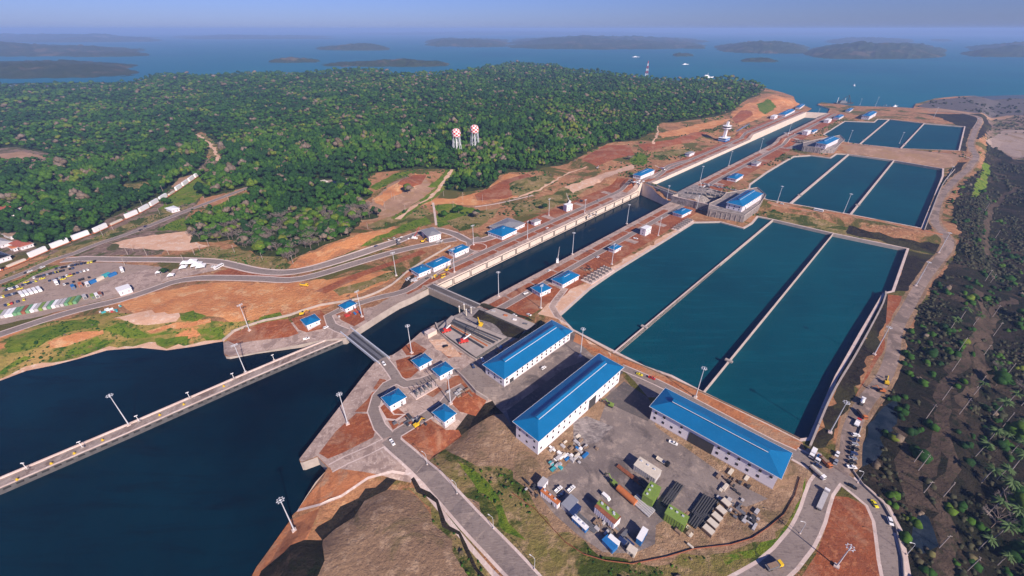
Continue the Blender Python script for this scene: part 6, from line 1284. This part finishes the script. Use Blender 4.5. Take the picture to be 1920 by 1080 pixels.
# ---------------------------------------------------------------- boats
def boat(px, h, label, L=40, kind='ship', z=15.5, rz=.3):
    p = unp(px[0], px[1], z); t = thing({'ship': 'motor_ship', 'dredger': 'dredger', 'small': 'small_boat'}[kind], label, 'dredger' if kind == 'dredger' else 'boat', (p[0], p[1], z), rz); W = L * .22
    MB().add([(-L / 2, -W / 2, -1), (L * .3, -W / 2, -1), (L / 2, 0, -1), (L * .3, W / 2, -1), (-L / 2, W / 2, -1), (-L / 2, -W / 2, h * .3), (L * .32, -W / 2, h * .32), (L * .56, 0, h * .4), (L * .32, W / 2, h * .32), (-L / 2, W / 2, h * .3)], [(4, 3, 2, 1, 0), (5, 6, 7, 8, 9), (0, 1, 6, 5), (1, 2, 7, 6), (2, 3, 8, 7), (3, 4, 9, 8), (4, 0, 5, 9)]).build('hull', MATS['white_paint' if kind != 'dredger' else 'dark_steel'], t)
    MB().box((-L * .1, 0, h * .5), (L * .4, W * .7, h * .4)).box((-L * .12, 0, h * .8), (L * .25, W * .6, h * .25)).build('deckhouse', MATS['white_paint' if kind != 'dredger' else 'steel'], t); m = MB().tube((0, 0, h * .9), (0, 0, h * 1.6), h * .05, n=5)
    m.build('mast', MATS['white_paint'], t)
    if kind == 'dredger':
        m = MB()
        for s in (-1, 1): m.tube((L * .3, s * W * .45, h * .3), (L * .15, 0, h * 2.4), .9, .6, 6); m.tube((-L * .4, s * W * .3, h * .3), (L * .15, 0, h * 2.4), .4, n=5)
        m.build('gantry', MATS['dark_steel'], t); MB().tube((-L * .42, 0, 0), (-L * .42, 0, h * 1.8), .8, n=8).build('spud_pole', MATS['white_paint'], t)
    return t
boat((1326, 146), 14, 'white ship on the lake just behind the forest edge', 62, rz=.2); boat((1582, 195), 11, 'dark dredger with an angled gantry on the lake near the last gate', 60, 'dredger', rz=.1); boat((1285, 121), 7, 'small white boat far out on the lake', 50, 'small'); boat((1192, 107), 7, 'tiny white boat near the far shore', 70, 'small'); boat((1601, 161), 6, 'small white boat beyond the dredger', 22, 'small', rz=1.2); boat((1678, 200), 5, 'small white workboat by the lake shore deck', 18, 'small')
# ---------------------------------------------------------------- palms, valley trees, shrubs
def palm_crown(rng):
    m = MB()
    for k in range(16):
        a = k * 2.4 + rng.uniform(-.2, .2); up = rng.uniform(-.1, .7); pts = []
        for j in range(5):
            s = j / 4; r = 4.2 * s; z = up * r - 1.5 * s * s * 1.6; pts.append((r * math.cos(a), r * math.sin(a), z))
        for j in range(4):
            w0 = (.15, .6, .7, .45, .05)[j]; w1 = (.15, .6, .7, .45, .05)[j + 1]; dx, dy = -math.sin(a), math.cos(a); p, q = pts[j], pts[j + 1]
            m.add([(p[0] + dx * w0, p[1] + dy * w0, p[2] - w0 * .5), (p[0], p[1], p[2]), (q[0], q[1], q[2]), (q[0] + dx * w1, q[1] + dy * w1, q[2] - w1 * .5)], [(0, 1, 2, 3)]); m.add([(p[0], p[1], p[2]), (p[0] - dx * w0, p[1] - dy * w0, p[2] - w0 * .5), (q[0] - dx * w1, q[1] - dy * w1, q[2] - w1 * .5), (q[0], q[1], q[2])], [(0, 1, 2, 3)])
    me = bpy.data.meshes.new('crown'); me.from_pydata(m.v, [], m.f); me.update(); me.materials.append(MATS['palm_leaf']); return me
PC = [palm_crown(random.Random(k)) for k in range(3)]
pt = MB().tube((0, 0, -.5), (.3, .1, 6), .28, .2, 7).tube((.3, .1, 6), (.2, .4, 12), .2, .15, 7); ptm = bpy.data.meshes.new('trunk'); ptm.from_pydata(pt.v, [], pt.f); ptm.update(); ptm.materials.append(MATS['pole_wood'])
PALM = [(1829, 855), (1876, 833), (1868, 900), (1898, 880), (1850, 965), (1862, 1010), (1880, 980), (1825, 610), (1826, 740), (1905, 820), (1915, 930), (1895, 1040), (1870, 1060), (1840, 905), (1915, 760), (1888, 760), (1780, 620), (1860, 780), (1908, 990), (1835, 1030), (1800, 600), (1895, 850), (1875, 930), (1915, 1060), (1850, 830)]
for px in PALM:
    t = thing('palm_tree', 'tall coconut palm leaning over the dark valley', 'palm', loc(px), random.uniform(0, 6), 'palms in the valley'); s = random.uniform(.8, 1.25); t.scale = (s, s, s)
    c = link('crown', random.choice(PC), None, t); c.location = (.2, .4, 12); link('trunk', ptm, None, t)
vr = random.Random(4)
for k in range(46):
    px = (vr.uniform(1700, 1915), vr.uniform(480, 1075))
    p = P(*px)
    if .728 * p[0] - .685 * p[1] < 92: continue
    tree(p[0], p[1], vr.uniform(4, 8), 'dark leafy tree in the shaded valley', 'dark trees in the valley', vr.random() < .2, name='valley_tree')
for px, r, lab in [((309, 512), 4.5, 'small green tree on the edge of the round pad'), ((150, 497), 5, 'bare brown tree in the car park'), ((1236, 322), 3, 'lone bush by the upper bank'), ((312, 385), 8, 'dark round tree between the railway and the road'), ((1180, 300), 6, 'yellow-green bush clump on the cut slope'), ((850, 345), 9, 'broad dark tree beside the steep track'), ((765, 362), 10, 'broad dark tree above the pale track'), ((690, 395), 9, 'dark tree by the bare clearing'), ((833, 408), 7, 'green bush beside the fence track'), ((1020, 392), 6, 'yellow-green bush on the lower slope'), ((895, 408), 8, 'dark thicket tree under the haul road'), ((860, 400), 8, 'green thicket tree below the haul road')]:
    p = P(*px); tree(p[0], p[1], r, lab, None, 'bare' in lab, hs=.8)
sv, sf, stt = None, None, None
shp = [crown_np(fr, 2, ICO1, .7, .3) for _ in range(8)]
def shrubs(name, box, st, classes, r0, r1, thr, label, seed, cap=14000, mt='foliage'):
    rg = np.random.default_rng(seed); gx, gy = np.meshgrid(np.arange(box[0], box[1], st), np.arange(box[2], box[3], st)); p = np.stack([gx.ravel(), gy.ravel()], 1) + rg.uniform(-.5, .5, (gx.size, 2)) * st
    p = p[(vnoise(p[:, 0], p[:, 1], 34, seed) * .6 + vnoise(p[:, 0], p[:, 1], 11, seed + 1) * .4) > thr]
    p = p[np.isin(class_at(p), classes)]; p = p[rg.permutation(len(p))[:cap]]
    if not len(p): return
    o = mass(name, p, rg.uniform(r0, r1, len(p)) * np.where(rg.random(len(p)) < .1, 1.6, 1), shp, MATS[mt], zoff=.1); tag(o, label, 'shrubs', kind='stuff')
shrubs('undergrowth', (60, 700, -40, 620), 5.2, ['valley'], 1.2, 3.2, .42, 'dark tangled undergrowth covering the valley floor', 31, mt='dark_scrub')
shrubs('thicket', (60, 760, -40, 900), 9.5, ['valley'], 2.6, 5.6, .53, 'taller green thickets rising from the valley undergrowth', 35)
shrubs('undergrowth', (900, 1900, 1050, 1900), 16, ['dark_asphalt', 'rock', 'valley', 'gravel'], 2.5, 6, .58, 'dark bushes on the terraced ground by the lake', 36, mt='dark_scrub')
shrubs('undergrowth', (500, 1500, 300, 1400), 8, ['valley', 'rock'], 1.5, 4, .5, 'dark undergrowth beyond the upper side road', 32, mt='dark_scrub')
shrubs('shrubs', (-900, 300, 60, 560), 3.6, ['bank', 'scrub', 'grass'], .5, 1.5, .52, 'low green shrubs scattered over the grassy shore', 33)
shrubs('shrubs', (-900, 900, 560, 1300), 7, ['scrub', 'grass', 'dirt', 'rock'], 1.2, 3.2, .6, 'bushes scattered over the slopes below the forest', 34)
# ---------------------------------------------------------------- haze
hz = MB().box((0, 14000, 115), (40000, 30000, 270)).build('haze', None); tag(hz, 'pale blue haze lying over the canal and the lake', 'haze', kind='stuff')
hm = bpy.data.materials.new('haze'); hm.use_nodes = True; hnt = hm.node_tree; hnt.nodes.remove(hnt.nodes['Principled BSDF'])
pv = hnt.nodes.new('ShaderNodeVolumePrincipled'); pv.inputs['Color'].default_value = (.38, .58, 1.0, 1); pv.inputs['Density'].default_value = 0.98e-4; pv.inputs['Anisotropy'].default_value = 0.0
hnt.links.new(pv.outputs[0], hnt.nodes['Material Output'].inputs['Volume']); hz.data.materials.append(hm)
